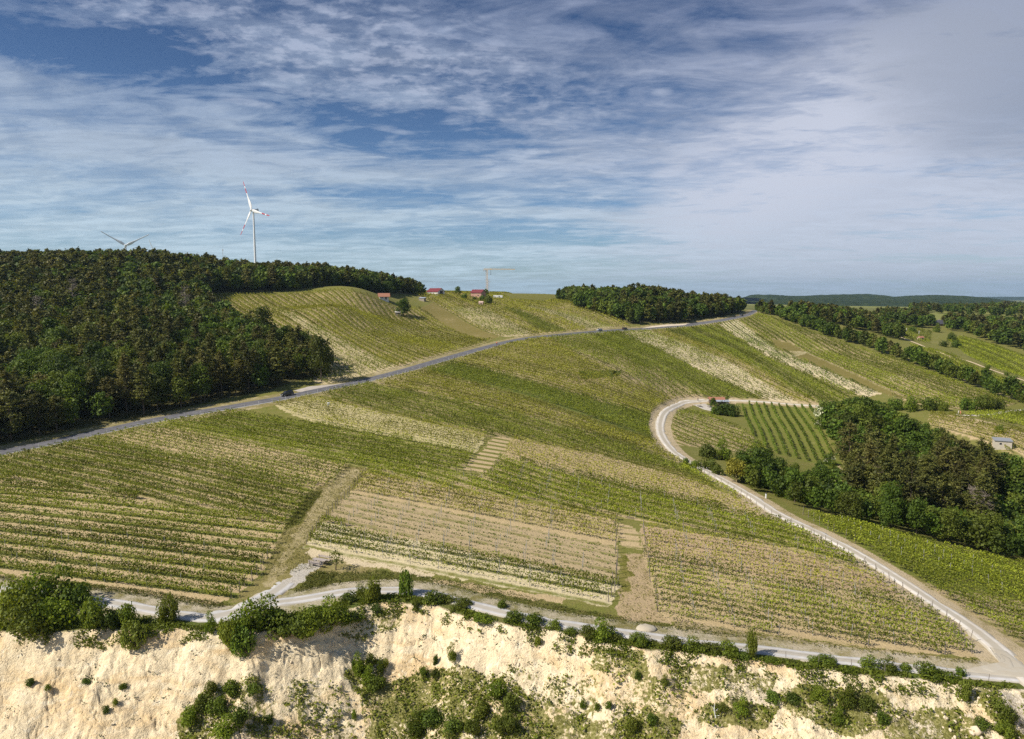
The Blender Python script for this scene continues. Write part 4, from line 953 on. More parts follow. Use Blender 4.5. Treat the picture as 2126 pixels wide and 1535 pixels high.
# yellow tree beside the white path
p = at(1528, 1002); t = thing('yellow_tree', 'yellow flowering tree with bare curved trunk beside the white path', 'tree', (p[0], p[1], ground(p[0], p[1])))
C, Nn = broad_pts(5.6, 6.2, 1500, 801, .42); link('crown', leafmesh('crown', C, .40, M_YTREE, nrm=Nn), t)
link('trunk', trunk_mesh('trunk', 3.8, .17, [(1.8,1.8,.9),(2.0,1.8,.8),(2.2,1.6,1.0),(2.6,1.5,.9)], plain('pale_bark', (.34,.28,.14), .9), .5), t)
for q, (u, v, Y) in enumerate([(575,606,455),(598,606,460),(620,605,466),(642,605,470),(664,605,474),(686,605,479),(708,606,484),(730,607,489),(752,608,494),(770,609,503),(790,610,515),(822,611,535),(838,611,545),(854,611,556),(868,611,570),(878,611,584)]):
    X_, Y_, _z = PY(u, v, Y); plant_bush(X_, Y_, 3.6, 4.6, 'low dark bush at the foot of the wood behind the crest vineyard', 'bushes along the crest wood edge', dark=True, name='edge_bush')
# dead trees
def dead_tree(u, v, hpx, lb):
    p = at(u, v); h = hpx * p[1] / F
    t = thing('dead_tree', lb, 'tree', (p[0], p[1], ground(p[0], p[1])), 0)
    link('trunk', trunk_mesh('trunk', h, h * .016, [], M_DEAD), t)
    C = []; g = np.random.default_rng(int(u)); mb = MB()
    for j in range(46):
        z = h * g.uniform(.35, .97); a = g.random() * 6.28; L = h * .22 * (1.15 - z / h) + .4; e = Vector((math.cos(a) * L, math.sin(a) * L, z + L * .5))
        mb.tube((0, 0, z), e, .05, .015, 4, caps=False)
        for q in range(3):
            s = Vector((0, 0, z)).lerp(e, g.uniform(.4, .95)); mb.tube(s, s + Vector((g.normal() * .4, g.normal() * .4, g.uniform(.2, .9))), .03, .01, 3, caps=False)
    mb.build('branches', M_DEAD, t)
# (u, v of a point on the canopy: the foot stands on the ground below it)
def dead_at(X, Y, h, lb):
    t = thing('dead_tree', lb, 'tree', (X, Y, ground(X, Y)), 0); g = np.random.default_rng(int(abs(X) * 7 + Y)); mb = MB()
    link('trunk', trunk_mesh('trunk', h, h * .016, [], M_DEAD), t)
    for j in range(60):
        z = h * g.uniform(.4, .98); a = g.random() * 6.28; L = h * .24 * (1.2 - z / h) + .5; e = Vector((math.cos(a) * L, math.sin(a) * L, z + L * .45))
        mb.tube((0, 0, z), e, .07, .02, 4, caps=False)
        for q in range(4):
            s = Vector((0, 0, z)).lerp(e, g.uniform(.3, .98)); mb.tube(s, s + Vector((g.normal() * .5, g.normal() * .5, g.uniform(.1, 1.0))), .05, .02, 3, caps=False)
    mb.build('branches', M_DEAD, t)
dead_at(-0.461 * 345, 345, 19, 'tall grey dead pine rising from the left wood near the vineyard corner')
dead_at(-0.672 * 300, 300, 17, 'bare grey tree at the far left of the wood')
dead_at(-0.62 * 335, 335, 17, 'bare pale twigged tree between pines in the left wood')
dead_at(.688 * 172, 172, 12, 'thin dead pine at the right end of the ravine wood')
dead_at(.668 * 178, 178, 11, 'grey bare pine next to the ravine clearing')

# shrubs between the white path and the ravine, along its rim
g2 = np.random.default_rng(12)
for q, (u, v, r) in enumerate([(1425,966,11),(1440,975,12),(1470,975,20),(1490,985,16),(1555,1000,26),(1580,1010,26),(1605,1015,24),(1620,1030,26),(1650,1040,24),(1545,960,22),(1570,965,24),(1600,985,26),(1640,1010,24),(1660,1020,26),(1690,1040,26),(1470,950,22),(1500,955,22),(1590,955,20),(1620,975,20),(1650,985,16),(1710,990,18),(1700,975,14),(1730,985,14)]):
    p = at(u, v); d = p[1]
    plant_bush(p[0], p[1], r * d / F, r * d / F * 1.5, ['leafy shrub', 'rounded shrub', 'broad dark shrub'][q % 3] + ' in the thicket between the white path and the ravine', 'shrubs between white path and ravine ' + 'abc'[q % 3], dark=q % 3 != 1, name='shrub')
p = at(1446, 969); plant_bush(p[0], p[1], 1.6, 1.8, 'small white blossoming shrub at the edge of the white path', bloom=.5, name='flowering_shrub', i=1)
for (u, v, r, lb) in [(1712,880,26,'tall white flowering shrub at the corner of the dark square plot'),(1705,890,16,'dark shrub with a few white blossoms at the plot edge'),(2122,1150,22,'white elder blossoming at the right frame edge'),(1722,965,14,'shrub with white blossoms at the foot of the plot')]:
    p = at(u, v); plant_bush(p[0], p[1], r * p[1] / F, r * 1.9 * p[1] / F, lb, bloom=.55, dark=True, name='flowering_shrub', i=2)
for q, (u, v, r) in enumerate([(1860,852,20),(1890,855,18),(1930,852,22),(1955,853,18),(2010,852,20),(2040,852,22),(2070,850,18),(2075,900,12),(1960,720,10),(1945,690,9),(1985,722,12),(1975,708,10),(1895,690,9),(2050,770,9),(2090,780,6)]):
    p = at(u, v); plant_bush(p[0], p[1], r * p[1] / F, r * 1.5 * p[1] / F, 'dark green bush in the far right valley beside the tracks', 'bushes in the far right valley', dark=q % 2 == 0)

# the belt of bushes along the quarry rim: u, v of the foot, half width px, height px, what it is
RIM = [(30,1285,42,60,'m'),(75,1262,44,52,'m'),(130,1252,40,48,'m'),(60,1318,46,50,'y'),(110,1300,42,52,'m'),(168,1262,36,50,'d'),(195,1308,34,50,'y'),(238,1300,26,42,'d'),(268,1300,24,44,'m'),
       (280,1338,26,52,'d'),(352,1292,26,46,'y'),(438,1312,16,30,'y'),(475,1345,34,62,'m'),(505,1352,30,60,'d'),(520,1310,40,52,'m'),(560,1300,40,46,'m'),(600,1318,42,48,'d'),(645,1315,44,46,'m'),(690,1300,40,46,'m'),(725,1290,30,40,'y'),
       (655,1290,30,34,'m'),(722,1246,24,36,'d'),(750,1240,20,34,'m'),(776,1246,24,62,'m'),(780,1268,16,28,'d'),(844,1236,20,62,'d'),(862,1262,10,26,'y'),(900,1250,28,34,'m'),(930,1248,28,40,'m'),(962,1258,26,30,'y'),(1042,1262,16,34,'y'),
       (1000,1288,30,26,'y'),(1065,1290,30,26,'m'),(1110,1296,28,32,'y'),(1152,1305,22,32,'d'),(1185,1314,20,20,'m'),(1222,1320,24,28,'m'),(1252,1326,30,42,'y'),(1278,1330,20,22,'m'),(1328,1338,28,34,'y'),(1362,1340,24,26,'m'),(1395,1344,28,34,'m'),(1440,1350,30,36,'y'),
       (1475,1352,28,32,'m'),(1512,1356,28,30,'m'),(1560,1364,14,50,'m'),(1545,1366,22,22,'d'),(1715,1378,30,32,'m'),(1690,1376,18,20,'y'),(1805,1386,24,34,'y'),(1845,1394,22,30,'m'),(1880,1392,16,22,'y'),(1925,1402,30,40,'m'),(1960,1408,28,36,'m'),(1995,1405,10,28,'d'),
       (2005,1452,14,40,'d'),(1600,1374,20,12,'m'),(1640,1378,24,10,'y'),(1760,1392,24,12,'m')]
LBR = {'m': ('fresh green bush on the quarry rim beside the lower path', 'green bushes on the quarry rim'), 'y': ('yellowish olive bush on the quarry rim beside the lower path', 'olive bushes on the quarry rim'), 'd': ('dark green bush on the quarry rim beside the lower path', 'dark bushes on the quarry rim')}
SPEC = {(352,1292): 'bush casting its shadow on the grey path left of the fork', (776,1246): 'tall slim bush beside the path bend above the cream cliff', (844,1236): 'tall dark columnar bush where the path bend ends', (1560,1364): 'small upright tree between the rim bushes and the open grey path', (2005,1452): 'dark bush hanging down the slope below the right end of the rim'}
for (u, v, r, h, k) in RIM:
    p = at(u, v); d = math.hypot(p[0], p[1]); s = d / F
    lb, gp = LBR[k]
    if (u, v) in SPEC: lb, gp = SPEC[(u, v)], None
    kq = 1.0 if (u < 700 or (u, v) in SPEC) else rng.uniform(.45, .80); t = plant_bush(p[0], p[1], r * s * rng.uniform(.9, 1.15), h * s * kq, lb, gp, dark=(k == 'd'), name='rim_bush', i=int(rng.integers(0, 5)))

# ------------------------------------------------------------------ vines: every row follows the ground
post_me = None
mb = MB(); mb.tube((0, 0, -.2), (0, 0, 1.95), .045, .04, 6); _po = mb.build('post', M_POST); post_me = _po.data; bpy.data.objects.remove(_po)
mb = MB(); mb.tube((0, 0, -.2), (0, 0, 1.9), .07, .055, 6); _po = mb.build('end_post', M_STAKE); stake_me = _po.data; bpy.data.objects.remove(_po)
rows = []
for k, f in enumerate(FIELDS):
    if not f[2]: continue
    a, d = f[2]; nrm = np.array([-d[1], d[0]]); sp = f[3]
    rel = f[1] - a; s0, s1 = (rel @ d).min(), (rel @ d).max(); n0, n1 = (rel @ nrm).min(), (rel @ nrm).max()
    for j in range(int(math.floor(n0 / sp)), int(math.ceil(n1 / sp)) + 1):
        s = np.arange(s0, s1, .5); X = a[0] + d[0] * s + nrm[0] * j * sp; Y = a[1] + d[1] * s + nrm[1] * j * sp
        m = inpoly(X, Y, f[1]); 
        if m.sum() < 8: continue
        m &= (np.abs(np.arctan2(X, Y)) < R(46)) & (Y > 40); m &= field_id(X, Y) == k
        if m.sum() < 8: continue
        m &= (polydist(X, Y, ROAD, 6) > 5.0) & (polydist(X, Y, PATH, 6) > 3.4) & (polydist(X, Y, LOW, 6) > 3.0)
        if m.sum() < 10: continue
        X = X[m]; Y = Y[m]; Z = hbase(X, Y)
        rows.append(dict(k=k, X=X, Y=Y, Z=Z, d=d, j=j, size=m.sum() * .5 / np.hypot(X.mean(), Y.mean()) ** 1.5, D=np.hypot(X.mean(), Y.mean())))
print('rows', len(rows), 'total m', sum(len(r['X']) for r in rows) * .5)
ALT = {'striped': .36, 'white_stripes': .26, 'low_green': .58, 'green_band': .58, 'dark_block': .72, 'left_soil': .7, 'triangle': .85, 'young': 1.0, 'house_plot': 1.0, 'tufted': .7, 'right_green': .9}
def row_leaves(r):
    f = FIELDS[r['k']]; cov_, D_ = f[4], r['D']; alt = ALT.get(f[0], .66) if r['j'] % 2 else 1.0; cov_ = cov_ * alt; n0 = len(r['X'])
    sz = .15 + .00052 * D_; young = f[0] == 'young'
    tall = f[0] in ('tufted', 'house_plot', 'plush')
    hgt = .35 if young else (1.15 if not tall else 1.3) * (1 if alt > .55 else .7); wid_ = .10 if young else .13 + .10 * cov_ - (.10 if D_ > 230 else .03)
    per = cov_ * (hgt + .5) * 1.55 / sz ** 2 * .5 * .5 * 2.3         # clumps per half metre
    if young: per = 2.4
    if f[8] == 3: wid_ = .07
    vig = fbm(r['X'] / 1.3, r['Y'] / 1.3, 71, 3) * .8 + fbm(r['X'] / 9, r['Y'] / 9, 73, 2) * .6     # strong and weak vines
    gap = (.86 - .30 * min(cov_, 1.0))
    lam = per * np.clip((vig - .41) * 2.6 + .3, 0.40, 1.5)
    cnt = rng.poisson(lam); idx = np.repeat(np.arange(n0), cnt); n = len(idx)
    if n == 0: return None
    al = rng.uniform(-.3, .3, n); ac = rng.normal(size=n) * wid_ * (1.15 if tall else 1)
    z = .45 + hgt * rng.random(n) ** .8 * (0.75 + .4 * vig[idx]); z = z if not young else rng.uniform(.05, .4, n)
    d = r['d']; C = np.stack([r['X'][idx] + d[0] * al - d[1] * ac, r['Y'][idx] + d[1] * al + d[0] * ac, r['Z'][idx] + z], 1)
    tv = np.full(n, fbm(np.array([r['X'].mean() / 30]), np.array([r['Y'].mean() / 14]), 81, 2)[0] * .4)
    return C, np.full(n, sz if not young else .22), tv
rows.sort(key=lambda r: -r['size'])
bulk = {0: [], 1: [], 2: [], 3: []}; cnt_k = {}
jmin = {}; jmax = {}
for q, r in enumerate(rows):
    if q < 296: jmin[r['k']] = min(jmin.get(r['k'], 999), r['j']); jmax[r['k']] = max(jmax.get(r['k'], -999), r['j'])
seen_end = set(); npost = 0
for q, r in enumerate(rows):
    res = row_leaves(r)
    if res is None: continue
    C, sz, tv = res; f = FIELDS[r['k']]
    if q < 296:
        o3 = np.array([r['X'][0], r['Y'][0], r['Z'][0]])
        me = leafmesh('foliage', C - o3, sz, VINE[f[7]], tv, up=.35)
        lb = f[9]; end = None
        if r['j'] == jmin[r['k']]: end = 'min'
        elif r['j'] == jmax[r['k']]: end = 'max'
        grp = 'vine rows, ' + f[0].replace('_', ' ')
        if end and (r['k'], end) not in seen_end and jmin[r['k']] != jmax[r['k']]:
            seen_end.add((r['k'], end)); lb = ' '.join((('nearest ' if end == 'min' else 'farthest ') + lb).split()[:16])
        if r['D'] < 165 and npost < 1150:
            t = thing('vine_row', lb, 'vine row', tuple(o3), 0, grp); link('foliage', me, t)
            n = len(r['X']); step = 11 if r['D'] < 130 else 16
            for i in range(0, n, step):
                if i + step >= n: i = n - 1
                e = i == 0 or i == n - 1
                link('end_post' if e else 'post', stake_me if e else post_me, t, (r['X'][i] - o3[0], r['Y'][i] - o3[1], r['Z'][i] - o3[2]), (rng.normal() * .05, rng.normal() * .05, 0)); npost += 1
        else:
            o = link('vine_row', me, None, tuple(o3)); tag(o, lb, 'vine row', grp)
    else: bulk[f[7]].append((C, sz, tv))
Vs = []; Fs = []; vv = []; tt = []; mi = []; print('far leaves', sum(len(q_[0]) for L_ in bulk.values() for q_ in L_), 'near', sum(len(o.data.polygons) for o in COL.objects if o.type == 'MESH' and (o.name.startswith('foliage') or o.name.startswith('vine_row')) and o.data.users == 1))
base = 0
for c, L in bulk.items():
    for (C, sz, tv) in L:
        V, Fc, v = quads(C, sz, up=.35); Vs.append(V); Fs.append(Fc + base); base += len(V); vv.append(v); tt.append(np.repeat(tv, 4)); mi.append(np.full(len(Fc), c))
if Vs:
    me = mesh_np('distant_vine_rows', np.vstack(Vs), np.vstack(Fs), VINE, {'v': ('FLOAT', 'POINT', np.concatenate(vv)), 't': ('FLOAT', 'POINT', np.concatenate(tt))}, matidx=np.concatenate(mi))
    tag(link('distant_vine_rows', me), 'smaller and more distant vine rows filling the hillside', 'vines', kind='stuff')
print('posts', npost)

# ------------------------------------------------------------------ ground cover
def scatter_px(pxs, n, hf=hfull):
    pw = hits(pxs, hf)[:, :2]; mn = pw.min(0); mx = pw.max(0); X = rng.uniform(mn[0], mx[0], n * 3); Y = rng.uniform(mn[1], mx[1], n * 3)
    m = inpoly(X, Y, pw); return X[m][:n], Y[m][:n]
def tufts(X, Y, sz, hgt, per, seed, spread=.25, thr=None):
    if thr is not None:
        m = fbm(X / 2.0, Y / 2.0, seed, 3) > thr; X = X[m]; Y = Y[m]
    Z = hfull(X, Y); n = len(X); idx = np.repeat(np.arange(n), per); k = len(idx)
    s = rng.uniform(.5, 1.4, n)[idx]
    C = np.stack([X[idx] + rng.normal(size=k) * spread * s, Y[idx] + rng.normal(size=k) * spread * s, Z[idx] + rng.random(k) * hgt * s + .02], 1)
    return C, sz * s
for nm_, mt_, lb_, LL in (('verge_grass', M_TUFTG, 'long green grass on the verges of the lower path', 0), ('grass', M_TUFT, 'dry yellowish grass on the mown track and field ends', 1)):
  gC = []; gS = []
  for pxs, n in [[([(625,1240),(700,1190),(790,1185),(1000,1215),(1180,1262),(1330,1290),(1600,1330),(1600,1345),(1300,1312),(1000,1258),(830,1222),(700,1228)], 9000), ([(560,1250),(600,1215),(660,1185),(700,1190),(660,1238)], 2500),
               ([(0,1196),(300,1226),(480,1256),(440,1278),(300,1258),(0,1222)], 7000), ([(640,1022),(672,1020),(618,1090),(585,1100)], 1200)], [([(535,1205),(590,1100),(650,1020),(718,967),(766,972),(728,1022),(628,1138),(660,1180)], 4000),
               ([(1400,1290),(1600,1320),(1900,1357),(2050,1372),(2000,1390),(1700,1355),(1400,1310)], 2200), ([(1300,1150),(1335,1150),(1370,1280),(1390,1298),(1300,1290),(1285,1262)], 500), ([(545,1250),(590,1205),(620,1215),(590,1245)], 300)]][LL]:
    X, Y = scatter_px(pxs, n, hbase); m = (polydist(X, Y, LOW, 4) > 2.0) & (polydist(X, Y, PATH, 4) > 2.6) & (polydist(X, Y, SPUR, 4) > 2.1); C, s = tufts(X[m], Y[m], .20, .28, 2, 1, .12); gC.append(C); gS.append(s)
  tag(link(nm_, leafmesh(nm_, np.vstack(gC), np.concatenate(gS), mt_, up=.1, aspect=.4)), lb_, 'grass', kind='stuff')
# rim greenery
gC = []; gS = []
tt_ = np.linspace(0, 1, 7500); X = rng.uniform(-75, 62, 24000); dd_ = rng.uniform(-3.0, 1.9, 24000) ; Y = np.interp(X, ex, ey) - dd_
m = (polydist(X, Y, LOW, 4) > 1.9) & (fbm(X / 1.6, Y / 1.6, 14, 3) > np.where(dd_ > .1, .50, .40)); C, s = tufts(X[m], Y[m], .22, .34, 3, 3, .22); 
tag(link('rim_undergrowth', leafmesh('rim_undergrowth', C, s, M_BUSH, up=.2)), 'low green undergrowth along the quarry rim', 'undergrowth', kind='stuff')
gC = []; gS = []
for j, (p, a) in enumerate(VEGW):
    mn = p.min(0); mx = p.max(0); n = int((mx[0] - mn[0]) * (mx[1] - mn[1]) * 12); X = rng.uniform(mn[0], mx[0], n); Y = rng.uniform(mn[1], mx[1], n)
    m = inpoly(X, Y, p) & (fbm(X / 1.7, Y / 1.7, 97, 3) > .76 - a * .52); C, s = tufts(X[m], Y[m], .24, .35, 3, 3, .2); gC.append(C); gS.append(s)
tag(link('slope_weeds', leafmesh('slope_weeds', np.vstack(gC), np.concatenate(gS), M_WEED, up=.3)), 'yellow green weeds spreading over the sandy quarry slope', 'weeds', kind='stuff')
X = rng.uniform(-70, 70, 16000); Y = np.interp(X, ex, ey) - rng.uniform(.4, 34, 16000)
pr = np.clip((X + 15) / 70, .10, 1); m = (rng.random(16000) < pr * .5) & (fbm(X / 3.1, Y / 3.1, 43, 3) > .47); C, s = tufts(X[m], Y[m], .16, .22, 3, 3, .14)
tag(link('dry_brush', leafmesh('dry_brush', C, s, M_DRY, up=.3)), 'pale dry brush dotting the quarry slope', 'brush', kind='stuff')
X = rng.uniform(-72, 70, 4200); Y = np.interp(X, ex, ey) - rng.uniform(2, 34, 4200); m = (fbm(X / 6, Y / 6, 45, 2) > .46) & (rng.random(4200) < np.clip((X + 50) / 70, .3, 1)); C, s = tufts(X[m], Y[m], .2, .45, 7, 3, .2)
tag(link('small_weeds', leafmesh('small_weeds', C, s, M_SHRUBB, up=.1, aspect=.5)), 'scattered dark green tufts on the bare quarry face', 'weeds', kind='stuff')
# individual shrubs on the face
FACE = [(395,1500,22,32),(420,1470,20,36),(440,1440,16,26),(455,1480,26,36),(480,1440,22,30),(500,1500,26,40),(470,1525,30,30),(525,1440,16,24),(745,1400,18,34),(770,1380,14,28),(765,1415,20,26),(735,1385,9,18),(790,1395,12,20),(780,1432,24,34),(800,1385,10,16),(905,1378,8,22),(938,1372,14,28),(1045,1520,32,50),
        (1030,1450,28,40),(1060,1470,26,40),(1000,1480,30,36),(900,1500,34,34),(860,1520,30,30),(940,1520,30,34),(980,1525,28,34),(875,1490,20,20),(880,1400,12,22),(905,1408,14,24),(1116,1340,10,20),(1325,1410,12,18),(1380,1420,12,16),(1265,1470,10,18),(1210,1470,9,18),(1240,1475,10,18),(1310,1520,22,30),(1355,1500,16,22),
        (1540,1480,20,26),(1600,1455,20,22),(1760,1465,20,34),(1800,1470,20,30),(1740,1500,16,22),(1650,1455,24,18),(1700,1450,24,18),(1830,1500,16,22),(1500,1480,16,20),(65,1422,11,14),(100,1432,7,10),(180,1418,10,10),(255,1430,10,14),(220,1480,8,16),(240,1465,7,14),(2070,1470,16,22),(2090,1500,18,26),(560,1500,14,20),(735,1495,8,20),(2040,1510,20,20),(2085,1530,20,24)]
for q, (u, v, r, h) in enumerate(FACE):
    p = at(u, v); s = math.hypot(p[0], p[1]) / F
    plant_bush(p[0], p[1], r * s, h * s, 'dark green shrub growing on the sandy quarry face' if q % 2 else 'brighter leafy shrub growing on the sandy quarry face', 'shrubs on the quarry face ' + 'ab'[q % 2], dark=q % 2 == 1, name='face_shrub')

# ------------------------------------------------------------------ wind turbines
M_WHITE = plain('white_paint', (.72,.72,.72), .4, var=.04); M_RED = plain('red_paint', (.40,.02,.03), .45, var=.05); M_DKG = plain('dark_grey', (.06,.06,.065), .6)
def blade_mesh(L, banded):
    V = []; Fc = []; mi = []; n = 24; k = 10
    for i in range(n + 1):
        t = i / n; c = L * (.028 + .058 * math.exp(-((t - .2) / .16) ** 2) + .030 * (1 - t)) * (1 if t < .97 else .5); th = c * (.9 if t < .06 else .22); tw = R(18) * (1 - t) ** 2
        if t < .06: c = L * .04; th = L * .04
        for j in range(k):
            a = 2 * math.pi * j / k; x = c * .5 * math.cos(a) + c * .12; y = th * .5 * math.sin(a)
            V.append((x * math.cos(tw) - y * math.sin(tw), x * math.sin(tw) + y * math.cos(tw), L * t))
    for i in range(n):
        t = (i + .5) / n; m = 1 if banded and (t > .85 or .60 < t < .735) else 0
        for j in range(k): Fc.append((i * k + j, i * k + (j + 1) % k, (i + 1) * k + (j + 1) % k, (i + 1) * k + j)); mi.append(m)
    return mesh_np('blade', V, Fc, [M_WHITE, M_RED], matidx=mi, smooth=True)
def turbine(u, vhub, Y, L, yaw, angs, lb, banded=True):
    hx, hy, hz = PY(u, vhub, Y); hz += CZ; gz_ = ground(hx, hy); H = hz - gz_
    t = thing('wind_turbine', lb, 'wind turbine', (hx, hy, gz_), yaw, 'wind turbines behind the left wood')
    mb = MB(); n = 14
    for i in range(n):
        r1 = L * .042 * (1 - .42 * i / n); r2 = L * .042 * (1 - .42 * (i + 1) / n); mb.tube((0, 0, H * i / n - (2 if i == 0 else 0)), (0, 0, H * (i + 1) / n), r1, r2, 20, caps=False)
    mb.build('tower', M_WHITE, t, smooth=True)
    mb = MB(); mb.box((0, L * .07, H + L * .02), (L * .07, L * .20, L * .07)); mb.box((0, L * .145, H + L * .062), (L * .05, L * .035, L * .035), mi=1); mb.box((0, L * .06, H + L * .02), (L * .072, L * .03, L * .072), mi=2)
    mb.box((0, L * .168, H + L * .01), (L * .05, L * .012, L * .04), mi=1)
    mb.build('nacelle', [M_WHITE, M_DKG, M_RED if banded else M_WHITE], t, bevel=L * .006)
    hub = MB().ball((0, 0, 0), L * .042, (1, 1.35, 1), 14).build('hub', M_WHITE, t, smooth=True, loc=(0, -L * .06, H + L * .02))
    me = blade_mesh(L, banded)
    for a in angs:
        link('blade', me, t, (0, -L * .065, H + L * .02), (0, R(a), 0))
    return t
turbine(526, 438, 1150, 51, R(-38), [-24, 104, 222], 'tall white turbine with red banded blades rising over the left wood')
turbine(261, 511, 1500, 52, R(22), [-58, 62, 182], 'white turbine mostly hidden by the wood, two plain blades showing', False)
turbine(325, 534, 2100, 52, R(10), [-20, 100, 220], 'far turbine of which one blade tip shows over the wood', False)

# ------------------------------------------------------------------ crane, pylon
M_YEL = plain('crane_yellow', (.62,.44,.20), .5); M_STEEL = plain('grey_steel', (.45,.46,.47), .5)
x, y, z = PY(1011, 600, 720); gz_ = ground(x, y); zt = PY(1011, 560, 720)[2] + CZ; Hc = zt - gz_
t = thing('tower_crane', 'yellow tower crane with level jib behind the brick barn', 'crane', (x, y, gz_), R(0))
mb = MB(); s = .75; nseg = int(Hc / 1.6)
for cx_, cy_ in ((-s, -s), (s, -s), (s, s), (-s, s)): mb.bar((cx_, cy_, 0), (cx_, cy_, Hc), .34)
for i in range(nseg):
    z0 = i * Hc / nseg; z1 = (i + 1) * Hc / nseg; mb.bar((-s, -s, z0), (s, -s, z1), .10); mb.bar((s, s, z0), (-s, s, z1), .10); mb.bar((-s, s, z0), (-s, -s, z1), .10); mb.bar((s, -s, z0), (s, s, z1), .10)
mb.build('mast', plain('crane_mast', (.70,.48,.26), .5), t)
def jib(L0, L1, nm):
    mb = MB(); n = max(3, int(abs(L1 - L0) / 1.6))
    for yy in (-.45, .45): mb.bar((L0, yy, Hc), (L1, yy, Hc), .30)
    mb.bar((L0, 0, Hc + 1.0), (L1, 0, Hc + (.4 if L1 > 5 else 1.0)), .26)
    for i in range(n):
        a = L0 + (L1 - L0) * i / n; b = L0 + (L1 - L0) * (i + 1) / n; m_ = (a + b) / 2
        for yy in (-.45, .45): mb.bar((a, yy, Hc), (m_, 0, Hc + .9), .08); mb.bar((m_, 0, Hc + .9), (b, yy, Hc), .08)
    mb.build(nm, M_YEL, t)
jib(0, 28.5, 'jib'); jib(-3.2, 0, 'counter_jib')
MB().box((-.9, 0, Hc - 1.3), (1.0, 1.3, 1.4)).build('cabin', M_DKG, t); MB().box((4.2, 0, Hc + .3), (2.2, .9, .7)).build('winch', M_YEL, t)
MB().box((-3.0, 0, Hc - .9), (.9, 1.1, 1.5)).build('counterweight', M_STEEL, t)
mb = MB(); mb.tube((3.6, 0, Hc), (3.6, 0, Hc - 4.6), .07, n=5); mb.tube((4.1, 0, Hc), (4.1, 0, Hc - 4.6), .07, n=5); mb.box((3.85, 0, Hc - 4.9), (.7, .4, .6)); mb.build('hoist_rope', M_DKG, t)
x, y, z = PY(1014.5, 605, 640); gz_ = ground(x, y); Hp = PY(1014.5, 581, 640)[2] + CZ - gz_
t = thing('power_pole', 'grey electricity pole with two crossarms beside the crane mast', 'pole', (x, y, gz_))
mb = MB(); mb.bar((-.5, 0, 0), (-.3, 0, Hp), .28); mb.bar((.6, 0, 0), (.4, 0, Hp), .28); [mb.bar((-.5, 0, Hp * q), (.5, 0, Hp * (q + .12)), .12) for q in (.2, .4, .6, .8)]; mb.build('pole', M_STEEL, t)
MB().bar((-1.6, 0, Hp), (1.9, 0, Hp), .22).build('crossarm', M_STEEL, t); MB().bar((-1.0, 0, Hp - 1.9), (2.4, 0, Hp - 1.9), .22).build('crossarm', M_STEEL, t)
M_WIRE = plain('wire', (.12,.12,.13), .5)
mb = MB(); pr_ = None
A_ = Vector((x, y, gz_ + Hp)); B_ = Vector(PY(878, 584, 700)) + Vector((0, 0, CZ))
for i in range(25):
    q = A_.lerp(B_, i / 24) - Vector((0, 0, math.sin(math.pi * i / 24) * 1.2))
    if pr_ is not None: mb.tube(pr_, q, .045, n=4, caps=False)
    pr_ = q
tag(mb.build('power_line', M_WIRE), 'thin power line running left from the pole to the wood', 'cable')
x, y, z = PY(463, 535, 640); gz_ = ground(x, y); mb = MB(); Hm = PY(463, 517, 640)[2] + CZ - gz_
mb.bar((0, 0, 0), (0, 0, Hm), .25); mb.box((0, 0, Hm - 1), (.8, .5, 1.2)); tag(mb.build('radio_mast', M_STEEL, loc=(x, y, gz_)), 'thin radio mast above the left wood beside the large turbine', 'mast')

# ------------------------------------------------------------------ buildings
M_WALL = plain('white_plaster', (.68,.66,.62), .85, var=.1); M_ROOFR = plain('red_metal_roof', (.16,.030,.034), .55, var=.12); M_TILE = plain('orange_tiles', (.31,.14,.085), .8, var=.25, scale=6)
M_WOODD = plain('dark_timber', (.09,.065,.05), .85, var=.3); M_TIMB = plain('grey_timber', (.30,.26,.21), .85, var=.25, scale=5); M_GLASS = plain('dark_glass', (.03,.035,.045), .1, var=0, spec=.8); M_CONC = plain('concrete', (.42,.40,.37), .9, var=.2)
M_PINK = plain('pinkish_render', (.50,.36,.30), .85); M_ROOFG = plain('grey_roof', (.22,.23,.25), .95, var=.15); M_METAL = plain('sheet_metal', (.50,.54,.60), .3, .4, var=.1)
def brick_mat():
    m, t, out = new_mat('brick'); P = t.node('ShaderNodeTexCoord').outputs['Object']
    b = t.node('ShaderNodeTexBrick'); t.put(b.inputs['Vector'], t.vmath('MULTIPLY', P, (1, 1, 1))); b.inputs['Color1'].default_value = (.42,.25,.18,1); b.inputs['Color2'].default_value = (.34,.19,.14,1); b.inputs['Mortar'].default_value = (.42,.36,.30,1); b.inputs['Scale'].default_value = 2.2
    s = t.node('ShaderNodeBsdfPrincipled'); t.put(s.inputs['Base Color'], b.outputs[0]); s.inputs['Roughness'].default_value = .9; t.l.new(s.outputs[0], out.inputs[0]); return m
M_BRICK = brick_mat()
